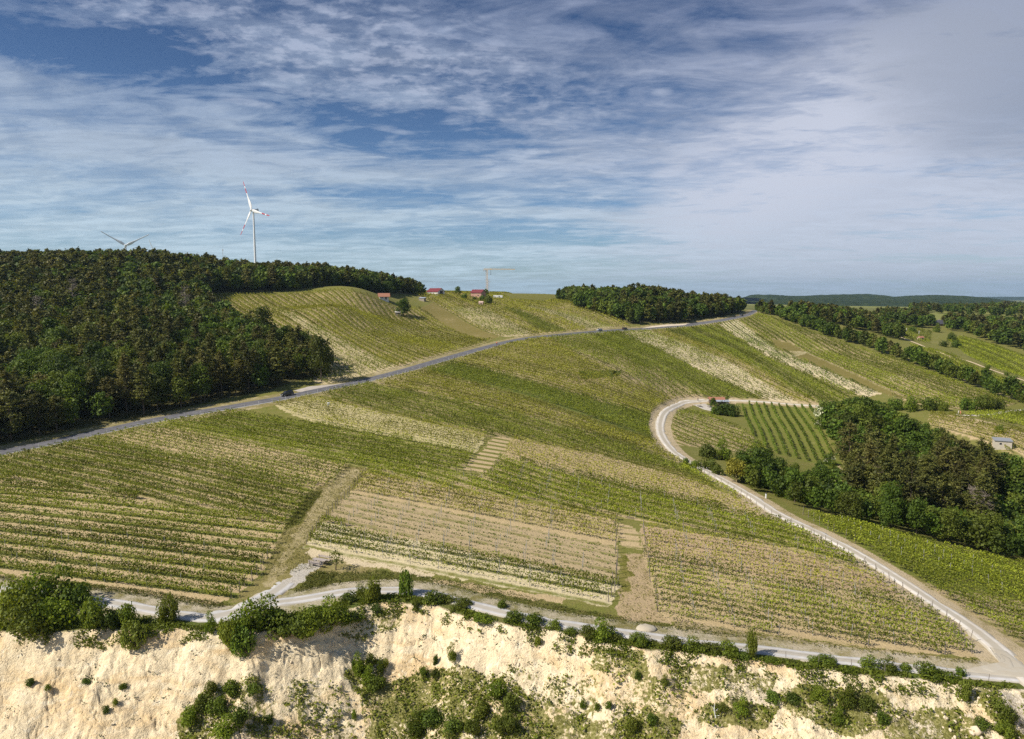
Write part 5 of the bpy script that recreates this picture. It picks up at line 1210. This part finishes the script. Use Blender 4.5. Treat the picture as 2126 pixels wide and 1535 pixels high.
def gable_house(name, lb, cat, u, v, wx, wy, wall, roof, rz, walls_m, roof_m, over=.4, door=None, wins=(), mono=False, chimney=False):
    """long axis along local x; door/windows are given as (face, offset, z, width, height)"""
    p = at(u, v); zs = hfull([p[0] + wx / 2, p[0] - wx / 2, p[0], p[0]], [p[1], p[1], p[1] - wy / 2, p[1] + wy / 2]).min()
    t = thing(name, lb, cat, (p[0], p[1], zs), rz); k = 1.0
    hw = wy / 2; base = max(0, p[2] - zs)
    wall = wall + base
    if mono: prof = [(-hw, -.5), (hw, -.5), (hw, wall + roof), (-hw, wall)]
    else: prof = [(-hw, -.5), (hw, -.5), (hw, wall), (0, wall + roof), (-hw, wall)]
    MB().prism(prof, -wx / 2, wx / 2).build('wall', walls_m, t)
    sl_ = (roof / hw) if not mono else roof / wy; mb = MB(); th = .18; ov = over
    if mono: mb.prism([(-hw - ov, wall - ov * sl_ + .03), (hw + ov, wall + roof + ov * sl_ + .03), (hw + ov, wall + roof + ov * sl_ + th + .03), (-hw - ov, wall - ov * sl_ + th + .03)], -wx / 2 - ov, wx / 2 + ov)
    else:
        mb.prism([(-hw - ov, wall - ov * sl_ + .03), (0, wall + roof + .03), (0, wall + roof + th + .03), (-hw - ov, wall - ov * sl_ + th + .03)], -wx / 2 - ov, wx / 2 + ov)
        mb.prism([(hw + ov, wall - ov * sl_ + .03), (hw + ov, wall - ov * sl_ + th + .03), (.002, wall + roof + th + .03), (.002, wall + roof + .03)], -wx / 2 - ov, wx / 2 + ov)
    ro = mb.build('roof', roof_m, t)
    if chimney: MB().box((wx * .2, .3, wall + roof + .4), (.6, .6, 1.2)).build('chimney', M_BRICK, ro)
    def opening(kind, face, off, z0, w_, h_, mat):
        mb = MB(); z_ = base + z0 + h_ / 2
        if face == 'f': mb.box((off, -hw - .02, z_), (w_, .10, h_))
        elif face == 'r': mb.box((wx / 2 + .02, off, z_), (.10, w_, h_))
        elif face == 'l': mb.box((-wx / 2 - .02, off, z_), (.10, w_, h_))
        o = mb.build(kind, mat, t); return o
    if door: opening('door', *door)
    for w_ in wins: opening('window', *w_, M_GLASS)
    return t
gable_house('barn', 'white walled barn with dark red roof on the crest beside the wood', 'barn', 905, 613, 11, 9, 2.8, 2.6, R(-32), M_WALL, M_ROOFR, .5, ('r', 0, 0, 4.0, 3.6, M_DKG))
gable_house('brick_barn', 'brick barn with red roof below the crane', 'barn', 993, 619, 9.5, 8, 4.4, 2.2, R(-25), M_BRICK, M_ROOFR, .5, ('r', 0, 0, 2.4, 2.6, M_WOODD), [('f', 2, 1.6, .9, .8)])
gable_house('cottage', 'small cottage with orange tiled roof and white walls at the upper vineyard', 'cottage', 797, 622, 6.0, 5, 2.2, 1.7, R(14), M_WALL, M_TILE, .9, ('f', 1.2, 0, 1.0, 1.9, M_WOODD), [('f', -1.2, .9, .9, .9), ('r', 0, .9, .9, .9)])
gable_house('garden_shed', 'low grey garden shed with light flat roof by the meadow top', 'shed', 877, 625, 4.2, 3, 1.9, .5, R(-20), M_TIMB, M_METAL, .3, ('r', 0, 0, .9, 1.7, M_WOODD), mono=True)
gable_house('vineyard_hut', 'tiny whitish hut half hidden by the lone dark tree', 'hut', 826, 655, 3.4, 2.6, 1.8, .6, R(10), M_TIMB, M_CONC, .2, ('f', .5, 0, .8, 1.6, M_WOODD), mono=True)
gable_house('pink_shed', 'tiny pinkish shed between two dark bushes under the crest', 'shed', 999, 634, 3.2, 2.6, 2.0, .8, R(-10), M_PINK, M_PINK, .15, ('f', .2, 0, .9, 1.7, M_WOODD))
gable_house('stone_shed', 'pale stone shed with grey roof beside the far right vines', 'shed', 2080, 929, 4.6, 3.4, 2.3, .35, R(-22), plain('pale_blocks', (.46,.41,.33), .9, var=.25), M_ROOFG, .25, ('r', 0, 0, .9, 1.8, M_CONC), [('f', -.8, 1.2, .6, .5)], mono=True)
gable_house('farmhouse', 'farmhouse with dark steep roof among the distant trees', 'house', 1946, 676, 10, 7, 1.8, 3.2, R(12), M_PINK, plain('slate_roof', (.07,.07,.085), .7), .6, ('f', 2, 0, 1.2, 2.1, M_WOODD), [('f', -2, 1, 1.2, 1.2), ('r', 0, 1, 1.2, 1.2)], chimney=True)
gable_house('field_hut', 'tiny orange roofed hut among distant field bushes', 'hut', 1911, 706, 3.5, 3, 1.8, .9, R(10), M_PINK, M_TILE, .3, ('f', 0, 0, .9, 1.6, M_WOODD))
# hut at the bend: tiled roof, lower metal roof in front
t = gable_house('wine_hut', 'dark timber hut with orange roof and metal lean-to at the path bend', 'hut', 1487, 839, 6.2, 3.4, 2.3, .7, R(-4), M_WOODD, M_TILE, .5, ('f', -2.2, 0, 1.0, 1.9, M_TIMB), [('f', -.4, 1.1, .9, .7)])
mb = MB(); mb.prism([(-4.7, 2.05), (-1.9, 2.5), (-1.9, 2.58), (-4.7, 2.13)], -.9, 4.9); mb.build('lean_to_roof', M_METAL, t)
for xx in (-.7, 2.0, 4.7): MB().bar((xx, -4.5, -.3), (xx, -4.5, 2.0), .14).build('roof_post', M_WOODD, t)
MB().box((4.2, -3.2, .85), (1.1, .12, 1.9)).build('side_panel', M_WALL, t); MB().box((1.6, -2.9, .8), (4.6, .12, 2.0)).build('back_panel', M_WOODD, t)
def garden_table(u, v, rz, lb):
    p = at(u, v); t = thing('garden_table', lb, 'table', (p[0], p[1], p[2] + .1), rz, 'garden tables at the wine hut')
    MB().box((0, 0, .74), (1.8, .8, .05)).build('table_top', M_TIMB, t)
    for a in (-.75, .75):
        for b in (-.3, .3): MB().bar((a, b, 0), (a, b, .715), .07).build('leg', M_TIMB, t)
    for b in (-.7, .7):
        q = MB().box((0, b, .43), (1.8, .28, .05)).build('bench_board', M_TIMB, t)
    mb = MB(); [mb.bar((a, b, 0), (a, b, .405), .08) for a in (-.75, .75) for b in (-.7, .7)]; mb.build('bench_supports', M_TIMB, t)
garden_table(1452, 845, R(-8), 'pale garden table left of the hut in its gravel yard'); garden_table(1473, 846, R(12), 'pale garden table closest to the hut in its gravel yard')
# trailer on the crest
p = at(1034, 620); t = thing('site_trailer', 'long white trailer parked right of the brick barn', 'trailer', (p[0], p[1], p[2]), R(-3))
MB().box((0, 0, 1.6), (7.6, 2.4, 2.1)).build('body', M_WHITE, t, bevel=.05); MB().box((0, 0, .48), (7.0, 2.0, .12)).build('chassis', M_DKG, t)
for a in (-2.4, -1.4, 2.4): MB().tube((a, -1.25, .42), (a, -1.0, .42), .42, n=14).build('wheel', M_DKG, t)
MB().box((4.1, 0, .5), (.9, .12, .12)).build('tow_bar', M_DKG, t); MB().box((1.0, -1.22, 1.7), (.9, .05, .7)).build('window', M_GLASS, t)

# ------------------------------------------------------------------ cars
M_BLACK = plain('black_paint', (.012,.013,.016), .18, var=0, spec=.7); M_SILV = plain('silver_paint', (.42,.43,.45), .25, .3, var=0); M_TYRE = plain('tyre', (.02,.02,.02), .9)
M_LAMP = plain('lamp_glass', (.8,.8,.78), .1, var=0, spec=.9); M_TAIL = plain('tail_lamp', (.45,.02,.02), .2, var=0); M_RIM = plain('wheel_rim', (.45,.45,.46), .3, .6, var=0)
def car(u, v, toward, lb, paint, suv=True, off=0.0):
    p = at(u, v); i = int(np.argmin(np.hypot(ROAD[:, 0] - p[0], ROAD[:, 1] - p[1]))); a = ROAD[max(0, i - 2)]; b = ROAD[min(len(ROAD) - 1, i + 2)]
    d = (b - a) / np.hypot(*(b - a)); d = d * toward; n = np.array([d[1], -d[0]]) * off; c = ROAD[i] + n
    h1 = hbase([c[0] + d[0], c[0] - d[0]], [c[1] + d[1], c[1] - d[1]]); pitch = math.atan2(h1[0] - h1[1], 2)
    t = thing('car', lb, 'car', (c[0], c[1], hbase([c[0]], [c[1]])[0] + .21), math.atan2(d[1], d[0])); t.rotation_euler = (0, -pitch, math.atan2(d[1], d[0]))
    Hh = 1.65 if suv else 1.45; L = 4.6
    def loft(stations, mat, nm, parent=t):
        """stations: (x, half width bottom, half width top, z0, z1)"""
        mb = MB(); pts = []; fs = []
        for (x_, wb, wt, z0, z1) in stations: pts += [(x_, -wb, z0), (x_, -wb * 1.0, (z0 + z1) / 2), (x_, -wt, z1), (x_, wt, z1), (x_, wb, (z0 + z1) / 2), (x_, wb, z0)]
        for s_ in range(len(stations) - 1):
            for j in range(6): fs.append((s_ * 6 + j, s_ * 6 + (j + 1) % 6, s_ * 6 + 6 + (j + 1) % 6, s_ * 6 + 6 + j))
        fs.append(tuple(range(6))[::-1]); fs.append(tuple(range(len(stations) * 6 - 6, len(stations) * 6))); mb.poly(pts, fs)
        return mb.build(nm, mat, parent, bevel=.03)
    loft([(-L/2, .80, .74, .38, .85), (-L/2+.15, .90, .84, .30, 1.0), (-1.2, .92, .88, .26, 1.02), (.9, .92, .88, .26, 1.0), (L/2-.5, .90, .82, .28, .88), (L/2-.06, .80, .70, .34, .70)], paint, 'body')
    loft([(-L/2+.25, .82, .66, 1.0, Hh - .12), (-L/2+.75, .84, .68, 1.0, Hh), (.1, .84, .68, 1.0, Hh), (.55, .84, .66, 1.0, Hh - .1), (1.25, .82, .70, .98, 1.02)], M_GLASS, 'windows')
    loft([(-L/2+.55, .66, .62, Hh - .02, Hh + .03), (.15, .66, .62, Hh - .02, Hh + .03), (.45, .64, .60, Hh - .07, Hh - .03)], paint, 'roof')
    for sx in (-1.38, 1.42):
        for sy in (-.86, .86):
            wh = MB().tube((sx, sy - .1, .35), (sx, sy + .1, .35), .35, n=18).build('wheel', M_TYRE, t)
            s = 1 if sy > 0 else -1; MB().tube((sx, sy + s * .09, .35), (sx, sy + s * .115, .35), .21, n=12).build('rim', M_RIM, wh)
    for sy in (-.62, .62):
        MB().box((L / 2 - .10, sy, .68), (.12, .34, .16)).build('headlight', M_LAMP, t); MB().box((-L / 2 + .02, sy * 1.1, .86), (.08, .20, .26)).build('tail_light', M_TAIL, t)
    MB().box((-.1, -.96, 1.06), (.18, .14, .14)).build('mirror', paint, t); MB().box((1.02, .98, 1.06), (.16, .16, .14)).build('mirror', paint, t)
    MB().box((L / 2 + .0, 0, .5), (.05, .52, .11)).build('number_plate', M_WHITE, t)
    return t
car(601, 824, -1, 'black station wagon on the road beside the left wood', M_BLACK, True, 1.2)
car(1297, 685, 1, 'dark off-road car on the road where the pale soil belt begins', M_BLACK, True, .5)
car(1245, 688, -1, 'low silver car on the road left of the dark off-road car', M_SILV, False, 1.2)
car(1543, 657, -1, 'dark car coming round the top of the road by the wood', M_BLACK, False, 1.0)

# ------------------------------------------------------------------ people
M_SKIN = plain('skin', (.50,.30,.21), .6, var=0); M_HAIR = plain('hair', (.06,.04,.03), .7)
def cloth(c): return plain('cloth', c, .85, var=.12, scale=8)
def person(pos, rz, lb, top, bottom, walk=.25, lean=0, dress=False, ride=False):
    t = thing('person', lb, 'person', pos, rz)
    def skin(nm, V, E, Rr, mat, sub=1):
        me = bpy.data.meshes.new(nm); me.from_pydata([Vector(v) for v in V], E, []); o = link(nm, me, t); m = o.modifiers.new('skin', 'SKIN'); o.modifiers.new('sub', 'SUBSURF').levels = sub; o.modifiers['sub'].render_levels = sub
        for i, r_ in enumerate(Rr): me.skin_vertices[0].data[i].radius = (r_, r_)
        me.skin_vertices[0].data[0].use_root = True
        me.materials.append(mat); return o
    for_ = walk
    if ride: hip = (0, -.2, .95); fl, fr = (-.1, .12, .32), (.1, .0, .48); kl, kr = (-.1, .2, .78), (.1, .22, .92); ch = (0, .12, 1.35); nk = (0, .2, 1.48); hd = (0, .26, 1.62); hl, hr = (-.24, .55, 1.08), (.24, .55, 1.08); el_, er = (-.26, .36, 1.2), (.26, .36, 1.2)
    else: hip = (0, 0, .95); fl, fr = (-.1, for_, .06), (.1, -for_, .08); kl, kr = (-.1, for_ * .6, .5), (.1, -for_ * .35, .5); ch = (0, .02, 1.32); nk = (0, .02, 1.46); hd = (0, .04, 1.62); hl, hr = (-.27, -for_ * .7, .88), (.27, for_ * .7, .88); el_, er = (-.26, -for_ * .3, 1.13), (.26, for_ * .2, 1.13)
    toe = lambda f: (f[0], f[1] + .15, f[2] - .03)
    V = [hip, (0, (hip[1] + ch[1]) / 2, (hip[2] + ch[2]) / 2), ch, nk, hd, (hd[0], hd[1], hd[2] + .1), (-.18, ch[1], ch[2] + .06), el_, hl, (hl[0], hl[1] + .03, hl[2] - .09), (.18, ch[1], ch[2] + .06), er, hr, (hr[0], hr[1] + .03, hr[2] - .09), (-.1, hip[1], hip[2] - .05), kl, fl, toe(fl), (.1, hip[1], hip[2] - .05), kr, fr, toe(fr)]
    E = [(0,1),(1,2),(2,3),(3,4),(4,5),(2,6),(6,7),(7,8),(8,9),(2,10),(10,11),(11,12),(12,13),(0,14),(14,15),(15,16),(16,17),(0,18),(18,19),(19,20),(20,21)]
    Rr = [.13,.12,.14,.055,.10,.075,.06,.042,.032,.03,.06,.042,.032,.03,.085,.06,.042,.035,.085,.06,.042,.035]
    skin('body', V, E, Rr, M_SKIN)
    skin('shirt', [V[0], V[1], V[2], (nk[0], nk[1], nk[2] - .06), V[6], V[7], V[10], V[11]], [(0,1),(1,2),(2,3),(2,4),(4,5),(2,6),(6,7)], [.145,.14,.16,.085,.075,.058,.075,.058], top)
    if dress:
        mb = MB(); mb.tube((0, 0, .45), (0, 0, 1.05), .27, .14, 16, caps=False); mb.build('skirt', bottom, t, smooth=True)
    else: skin('trousers', [(0, hip[1], hip[2]), V[14], kl, (fl[0], fl[1], fl[2] + .06), V[18], kr, (fr[0], fr[1], fr[2] + .06)], [(0,1),(1,2),(2,3),(0,4),(4,5),(5,6)], [.14,.10,.075,.06,.10,.075,.06], bottom)
    MB().ball((hd[0], hd[1] - .025, hd[2] + .05), .115, (.95, 1.05, 1.0), 12).build('hair', M_HAIR, t, smooth=True)
    return t
p = at(1990, 861); person((p[0], p[1], p[2] + .1), R(60), 'person in white top walking on the far right path', cloth((.75,.75,.75)), cloth((.60,.60,.62)))
p = at(1994, 862); person((p[0], p[1], p[2] + .1), R(60), 'person in coral red dress beside the one in white', cloth((.75,.22,.17)), cloth((.75,.22,.17)), .15, dress=True)
p = at(1449, 834); person((p[0], p[1], p[2] + .12), R(-60), 'person in dark clothes standing on the white path near the hut', cloth((.03,.035,.08)), cloth((.02,.02,.03)), .12)
# cyclist on the asphalt road
p = at(1031, 717); i = int(np.argmin(np.hypot(ROAD[:, 0] - p[0], ROAD[:, 1] - p[1]))); d = ROAD[i + 1] - ROAD[i]; d = d / np.hypot(*d); c = ROAD[i] + np.array([d[1], -d[0]]) * 1.6
zc = hbase([c[0]], [c[1]])[0] + .21; rz = math.atan2(d[1], d[0]) - math.pi / 2
t = thing('bicycle', 'bicycle ridden along the lower edge of the asphalt road', 'bicycle', (c[0], c[1], zc), rz)
for yy in (-.52, .52):
    mb = MB(); N_ = 20
    for q in range(N_): a = 2 * math.pi * q / N_; b = 2 * math.pi * (q + 1) / N_; mb.tube((0, yy + .33 * math.cos(a), .34 + .33 * math.sin(a)), (0, yy + .33 * math.cos(b), .34 + .33 * math.sin(b)), .02, n=5)
    for q in range(8): a = math.pi * q / 4; mb.tube((0, yy, .34), (0, yy + .32 * math.cos(a), .34 + .32 * math.sin(a)), .006, n=3)
    mb.build('wheel', M_TYRE, t)
mb = MB(); [mb.tube(a, b, .02, n=6) for a, b in (((0,-.52,.34),(0,-.02,.3)),((0,-.52,.34),(0,-.2,.85)),((0,-.02,.3),(0,-.2,.85)),((0,-.02,.3),(0,.4,.82)),((0,-.2,.8),(0,.4,.86)),((0,.52,.34),(0,.38,.98)))]; mb.build('frame', M_RED, t)
MB().tube((-.24, .45, 1.02), (.24, .45, 1.02), .018, n=6).build('handlebar', M_DKG, t); MB().box((0, -.22, .88), (.14, .26, .05)).build('saddle', M_DKG, t)
person((c[0], c[1], zc), rz, 'cyclist in red jersey and dark trousers on the asphalt road', cloth((.60,.04,.03)), cloth((.03,.03,.04)), ride=True)

# ------------------------------------------------------------------ picnic table, posts, fences
p = at(664, 1172); t = thing('picnic_table', 'weathered picnic table with two attached benches beside the grass track', 'picnic table', (p[0], p[1], p[2]), R(-22), scale=1.15)
mb = MB(); [mb.box((0, -.32 + .16 * q, .76), (2.3, .145, .05)) for q in range(5)]; mb.build('table_top', plain('weathered_wood', (.36,.31,.28), .85, var=.2), t)
M_WW = bpy.data.materials['weathered_wood']
for yy in (-.95, .95):
    mb = MB(); mb.box((0, yy - .09, .45), (2.3, .16, .05)); mb.box((0, yy + .09, .45), (2.3, .16, .05)); b_ = mb.build('bench_seat', M_WW, t)
    s = -1 if yy < 0 else 1
    mb = MB(); mb.box((0, yy + s * .24, .72), (2.3, .04, .14)); mb.box((0, yy + s * .26, .90), (2.3, .04, .12)); mb.build('bench_back', M_WW, b_)
    for xx in (-.95, .95): MB().bar((xx, yy + s * .20, 0), (xx, yy + s * .27, .95), .08).build('leg', M_STAKE, t)
for xx in (-.85, .85):
    mb = MB(); mb.bar((xx, -.5, 0), (xx, -.2, .73), .09); mb.bar((xx, .5, 0), (xx, .2, .73), .09); mb.bar((xx, -1.0, .39), (xx, 1.0, .39), .07); mb.build('trestle', M_STAKE, t)
# small half bare tree beside it
p = at(697, 1184); t = thing('small_tree', 'small half bare tree right of the picnic table', 'tree', (p[0], p[1], p[2]))
link('trunk', trunk_mesh('trunk', 2.0, .12, [(.8,1.0,.8),(1.0,1.1,.6),(1.2,.9,1.0),(1.3,1.0,.7),(1.5,.8,.9),(1.4,.9,.4)]), t)
C, Nn = broad_pts(3.3, 3.2, 260, 950, .35); link('crown', leafmesh('crown', C, .22, M_WEED, nrm=Nn), t)

def fence(name, lb, line, step, h, m, lean=0.0, wires=2, wr=.02, pr=.05):
    L = np.concatenate([[0], np.cumsum(np.hypot(*np.diff(line, axis=0).T))]); s = np.arange(0, L[-1], step)
    X = np.interp(s, L, line[:, 0]); Y = np.interp(s, L, line[:, 1]); Z = hfull(X, Y)
    t = thing(name, lb, 'fence', (X[0], Y[0], Z[0]), 0); o3 = Vector((X[0], Y[0], Z[0]))
    mb = MB(); mb.tube((0, 0, -.2), (0, 0, h), pr, n=6); pm = mb.build('post', m); me = pm.data; bpy.data.objects.remove(pm)
    for i in range(len(s)): link('post', me, t, (X[i] - o3.x, Y[i] - o3.y, Z[i] - o3.z), (rng.normal() * .04, rng.normal() * .04, 0))
    mb = MB()
    for w_ in range(wires):
        zz = h * (.45 + .5 * w_ / max(1, wires - 1))
        for i in range(len(s) - 1): mb.bar(Vector((X[i], Y[i], Z[i] + zz)) - o3, Vector((X[i + 1], Y[i + 1], Z[i + 1] + zz)) - o3, wr)
    mb.build('wire', M_WIRE, t)
def offset(line, d):
    T = np.gradient(line, axis=0); T /= np.hypot(T[:, 0], T[:, 1])[:, None]; return line + np.stack([-T[:, 1], T[:, 0]], 1) * d
rd = offset(ROAD, -3.6); rd = rd[(rd[:, 1] < 330)]
fence('road_fence', 'low wire fence with pale posts along the lower side of the asphalt road', rd, 4.5, 1.5, plain('galvanised', (.55,.56,.56), .5), wr=.03, pr=.06)
lo = offset(LOW, -2.0); lo = lo[(lo[:, 0] > 20) & (lo[:, 0] < 64)]
fence('rim_fence', 'thin wire fence between the lower path and the quarry edge', lo, 4.0, 1.3, M_STAKE, wr=.012, pr=.035)
pa = offset(PATH, 3.0); pa = pa[(pa[:, 1] < 190)]
def stakes(line, step, nm, lb, gp):
    L = np.concatenate([[0], np.cumsum(np.hypot(*np.diff(line, axis=0).T))]); mb = MB(); mb.tube((0, 0, -.2), (0, 0, 1.75), .055, .045, 6); mb.bar((0, 0, 1.4), (.0, .5, .1), .03); o = mb.build(nm, M_STAKE); first = True
    for s in np.arange(2, L[-1], step):
        x_ = np.interp(s, L, line[:, 0]); y_ = np.interp(s, L, line[:, 1]); q = o if first else o.copy()
        if not first: COL.objects.link(q)
        first = False; q.location = (x_, y_, ground(x_, y_)); q.rotation_euler = (rng.normal() * .08, -.16 + rng.normal() * .05, rng.random() * 6); tag(q, lb, 'stake', gp)
cand_line = [offset(PATH, 2.9), offset(PATH, -2.9)]
inner = min(cand_line, key=lambda l: np.hypot(l[20, 0], l[20, 1] - 0) + l[20, 0])
inner = inner[(inner[:, 1] < 200) & (inner[:, 1] > 92)]
stakes(inner, 3.4, 'wooden_stake', 'leaning wooden stake at the end of a vine row beside the white path', 'end stakes along the white path')
p = at(1590, 1035); t = thing('marker_post', 'short white marker post beside the white path', 'post', (p[0], p[1], p[2])); MB().box((0, 0, .6), (.28, .28, 1.2)).build('post', M_WHITE, t, bevel=.02); MB().box((0, 0, 1.25), (.34, .34, .12)).build('cap', M_DKG, t)
p = at(682, 847); t = thing('white_tub', 'small round white tub among the vines below the lay-by', 'tub', (p[0], p[1], p[2])); MB().tube((0, 0, .9), (0, 0, 1.7), .42, .46, 14).build('tub', M_WHITE, t); MB().tube((0, 0, -.1), (0, 0, .88), .12, n=8).build('stand', M_STAKE, t)
p = at(1342, 1306); mb = MB(); mb.ball((0, 0, .0), 1.0, (1.5, 1.1, .5), 16)
for v_ in mb.bm.verts: v_.co += Vector([random.uniform(-.07, .07) for _ in range(3)])
tag(mb.build('gravel_heap', M_GRAV, smooth=True, loc=(p[0], p[1], p[2])), 'small pale gravel heap beside the lower path at the foot of the earth track', 'heap')
p = at(1455, 985)
for q in range(6):
    mb = MB(); mb.tube((0, 0, 0), (0, 0, 2.6), .05, n=6); o = mb.build('leaning_pole', M_WHITE, loc=(p[0] - 1.5 + q * .7, p[1] + .6 * q % 1, ground(p[0] - 1.5 + q * .7, p[1]) - .05), rot=(.35, -.55 + .05 * q, 0)); tag(o, 'pale pole leaning beside the shrubs at the white path', 'pole', 'poles leaning at the white path')
# white grave-like post rows in the distant plot
for q, (u, v) in enumerate([(1848,682),(1866,684),(1882,687),(1895,690),(1908,693)]):
    p = at(u, v); mb = MB(); [mb.tube((k * .9, k * 1.6, 0), (k * .9, k * 1.6, 2.0), .16, n=6) for k in range(4)]; [mb.bar((k * .9, k * 1.6, 1.9), ((k + 1) * .9, (k + 1) * 1.6, 1.9), .12) for k in range(3)]; tag(mb.build('white_trellis', M_WHITE, loc=tuple(p)), 'white vine frame standing in the small distant plot', 'frame', 'white frames in the distant plot')
# leaning bleached branch on the quarry slope
p = at(1486, 1490); mb = MB(); mb.tube((0, 0, -.1), (-.2, .1, .9), .07, .05, 6); mb.tube((-.2, .1, .9), (-.15, .2, 1.7), .05, .02, 6); mb.tube((-.15, .1, .7), (.35, .3, 1.0), .035, .015, 5); mb.tube((-.2, .1, 1.0), (-.55, .2, 1.45), .03, .012, 5); mb.tube((0, 0, .2), (.45, -.1, .35), .05, .02, 5); tag(mb.build('bleached_branch', M_WHITE, loc=tuple(p)), 'bleached white dead branch on the quarry slope', 'branch')

# ------------------------------------------------------------------ scattered stones on the quarry slope
mb = MB(); bmesh.ops.create_icosphere(mb.bm, subdivisions=1, radius=.5); base_v = np.array([v.co[:] for v in mb.bm.verts]); base_f = np.array([[v.index for v in f.verts] for f in mb.bm.faces]); mb.bm.free()
n = 5200; X = rng.uniform(-70, 75, n); Y = np.interp(X, ex, ey) - rng.uniform(.5, 34, n); keep = (rng.random(n) < np.clip((X + 40) / 90, .12, 1)); X = X[keep]; Y = Y[keep]; Z = hfull(X, Y); n = len(X)
s = rng.lognormal(-1.9, .5, n); s = np.where(X > 52, s * 1.8, s)
V = (base_v[None] * (1 + rng.uniform(-.3, .3, (n, len(base_v), 1)))) * s[:, None, None] * rng.uniform(.7, 1.3, (n, 1, 3)) + np.stack([X, Y, Z], 1)[:, None]
Fc = base_f[None] + (np.arange(n) * len(base_v))[:, None, None]
tag(link('stones', mesh_np('stones', V.reshape(-1, 3), Fc.reshape(-1, 3), [plain('pale_stone', (.60,.50,.36), .9, var=.3, scale=.8)])), 'loose pale stones strewn over the quarry slope', 'stones', kind='stuff')

# ------------------------------------------------------------------ far wooded hills
def hill_mat(a, b):
    m, t, out = new_mat('hill_wood'); P = t.node('ShaderNodeNewGeometry').outputs['Position']
    n1 = t.noise(P, .05, 5, .65); n2 = t.noise(P, .004, 3, .5); c = t.mix(t.ramp(n1, .35, .65), a, b); c = t.vmath('SCALE', c, t.math('ADD', .6, t.math('MULTIPLY', n2, .8)))
    s = t.node('ShaderNodeBsdfPrincipled'); t.put(s.inputs['Base Color'], c); s.inputs['Roughness'].default_value = 1; s.inputs['Specular IOR Level'].default_value = 0
    bp = t.node('ShaderNodeBump'); bp.inputs['Strength'].default_value = 1; bp.inputs['Distance'].default_value = 14; t.put(bp.inputs['Height'], n1); t.l.new(bp.outputs[0], s.inputs['Normal']); t.l.new(s.outputs[0], out.inputs[0]); return m
def ridge(Y, prof, depth, mat, bumpy, base=-75):
    us = np.arange(prof[0][0], prof[-1][0] + 1, 3.0); vs = np.interp(us, [p[0] for p in prof], [p[1] for p in prof])
    pts = np.array([PY(u, v, Y) for u, v in zip(us, vs)]); n = len(us); k = 15; V = []
    for j in range(k):
        f = j / (k - 1); yy = Y - depth * .5 + depth * f; hf = math.sin(math.pi * f) ** .55 if 0 < f < 1 else 0
        for i in range(n):
            h = pts[i, 2] if hf > .999 else base + (pts[i, 2] - base) * hf
            V.append((pts[i, 0] + (yy - Y) * .02, yy, CZ + h))
    V = np.array(V); V[:, 2] += (fbm(V[:, 0] / 9, V[:, 1] / 9, 3, 3) - .5) * bumpy * ((V[:, 2] - CZ) > base + 4)
    idx = np.arange(n * k).reshape(k, n); Fc = np.stack([idx[:-1, :-1], idx[:-1, 1:], idx[1:, 1:], idx[1:, :-1]], -1).reshape(-1, 4)
    return tag(link('hills', mesh_np('hills', V, Fc, [mat], smooth=False)), kind='structure')
HM = hill_mat((.020,.034,.016), (.045,.062,.026))
ridge(3300, [(1560,618),(1575,612),(1600,612.5),(1650,615),(1680,614.5),(1730,612),(1790,611),(1812,612.5),(1822,616),(1850,617),(1900,614.5),(1940,613),(1985,614.5),(2010,617),(2045,622),(2070,630),(2090,640)], 900, HM, 7)
ridge(2600, [(1560,627),(1640,621),(1700,621),(1760,627),(1860,625),(1950,621),(2000,624),(2040,629),(2065,640)], 500, HM, 6)
ridge(9500, [(1500,618.5),(1900,617.5),(2060,616.8),(2200,616.5),(2400,617.5)], 1500, HM, 12, -90)
# small trees on the plateau skyline
for q, (u, v, r) in enumerate([(934,611,4),(972,612,4),(1033,612,6),(1058,612.5,5),(1130,612.5,4),(1140,612,3)]):
    p = PY(u, v + 1, 760 + 60 * (q % 3)); plant_bush(p[0], p[1], r * p[1] / F, r * 1.5 * p[1] / F, 'small dark tree far off on the crest skyline', 'small skyline trees', dark=True, z=p[2] + CZ - 1.0, name='distant_tree')

# ------------------------------------------------------------------ haze: one closed box of thin even air
HAZE = 0.00005
mb = MB(); mb.box((0, 5500, (-12 + 330) / 2 + 0), (27000, 24000, 342)); hz = mb.build('haze', None if False else M_WHITE); hz.data.materials.clear()
m, t_, out = new_mat('haze'); pv = t_.node('ShaderNodeVolumePrincipled'); pv.inputs['Color'].default_value = (.55,.78,1,1); pv.inputs['Density'].default_value = HAZE; pv.inputs['Anisotropy'].default_value = .3
t_.l.new(pv.outputs[0], out.inputs['Volume']); hz.data.materials.append(m); tag(hz, 'thin pale air between the hills', 'haze', kind='stuff')
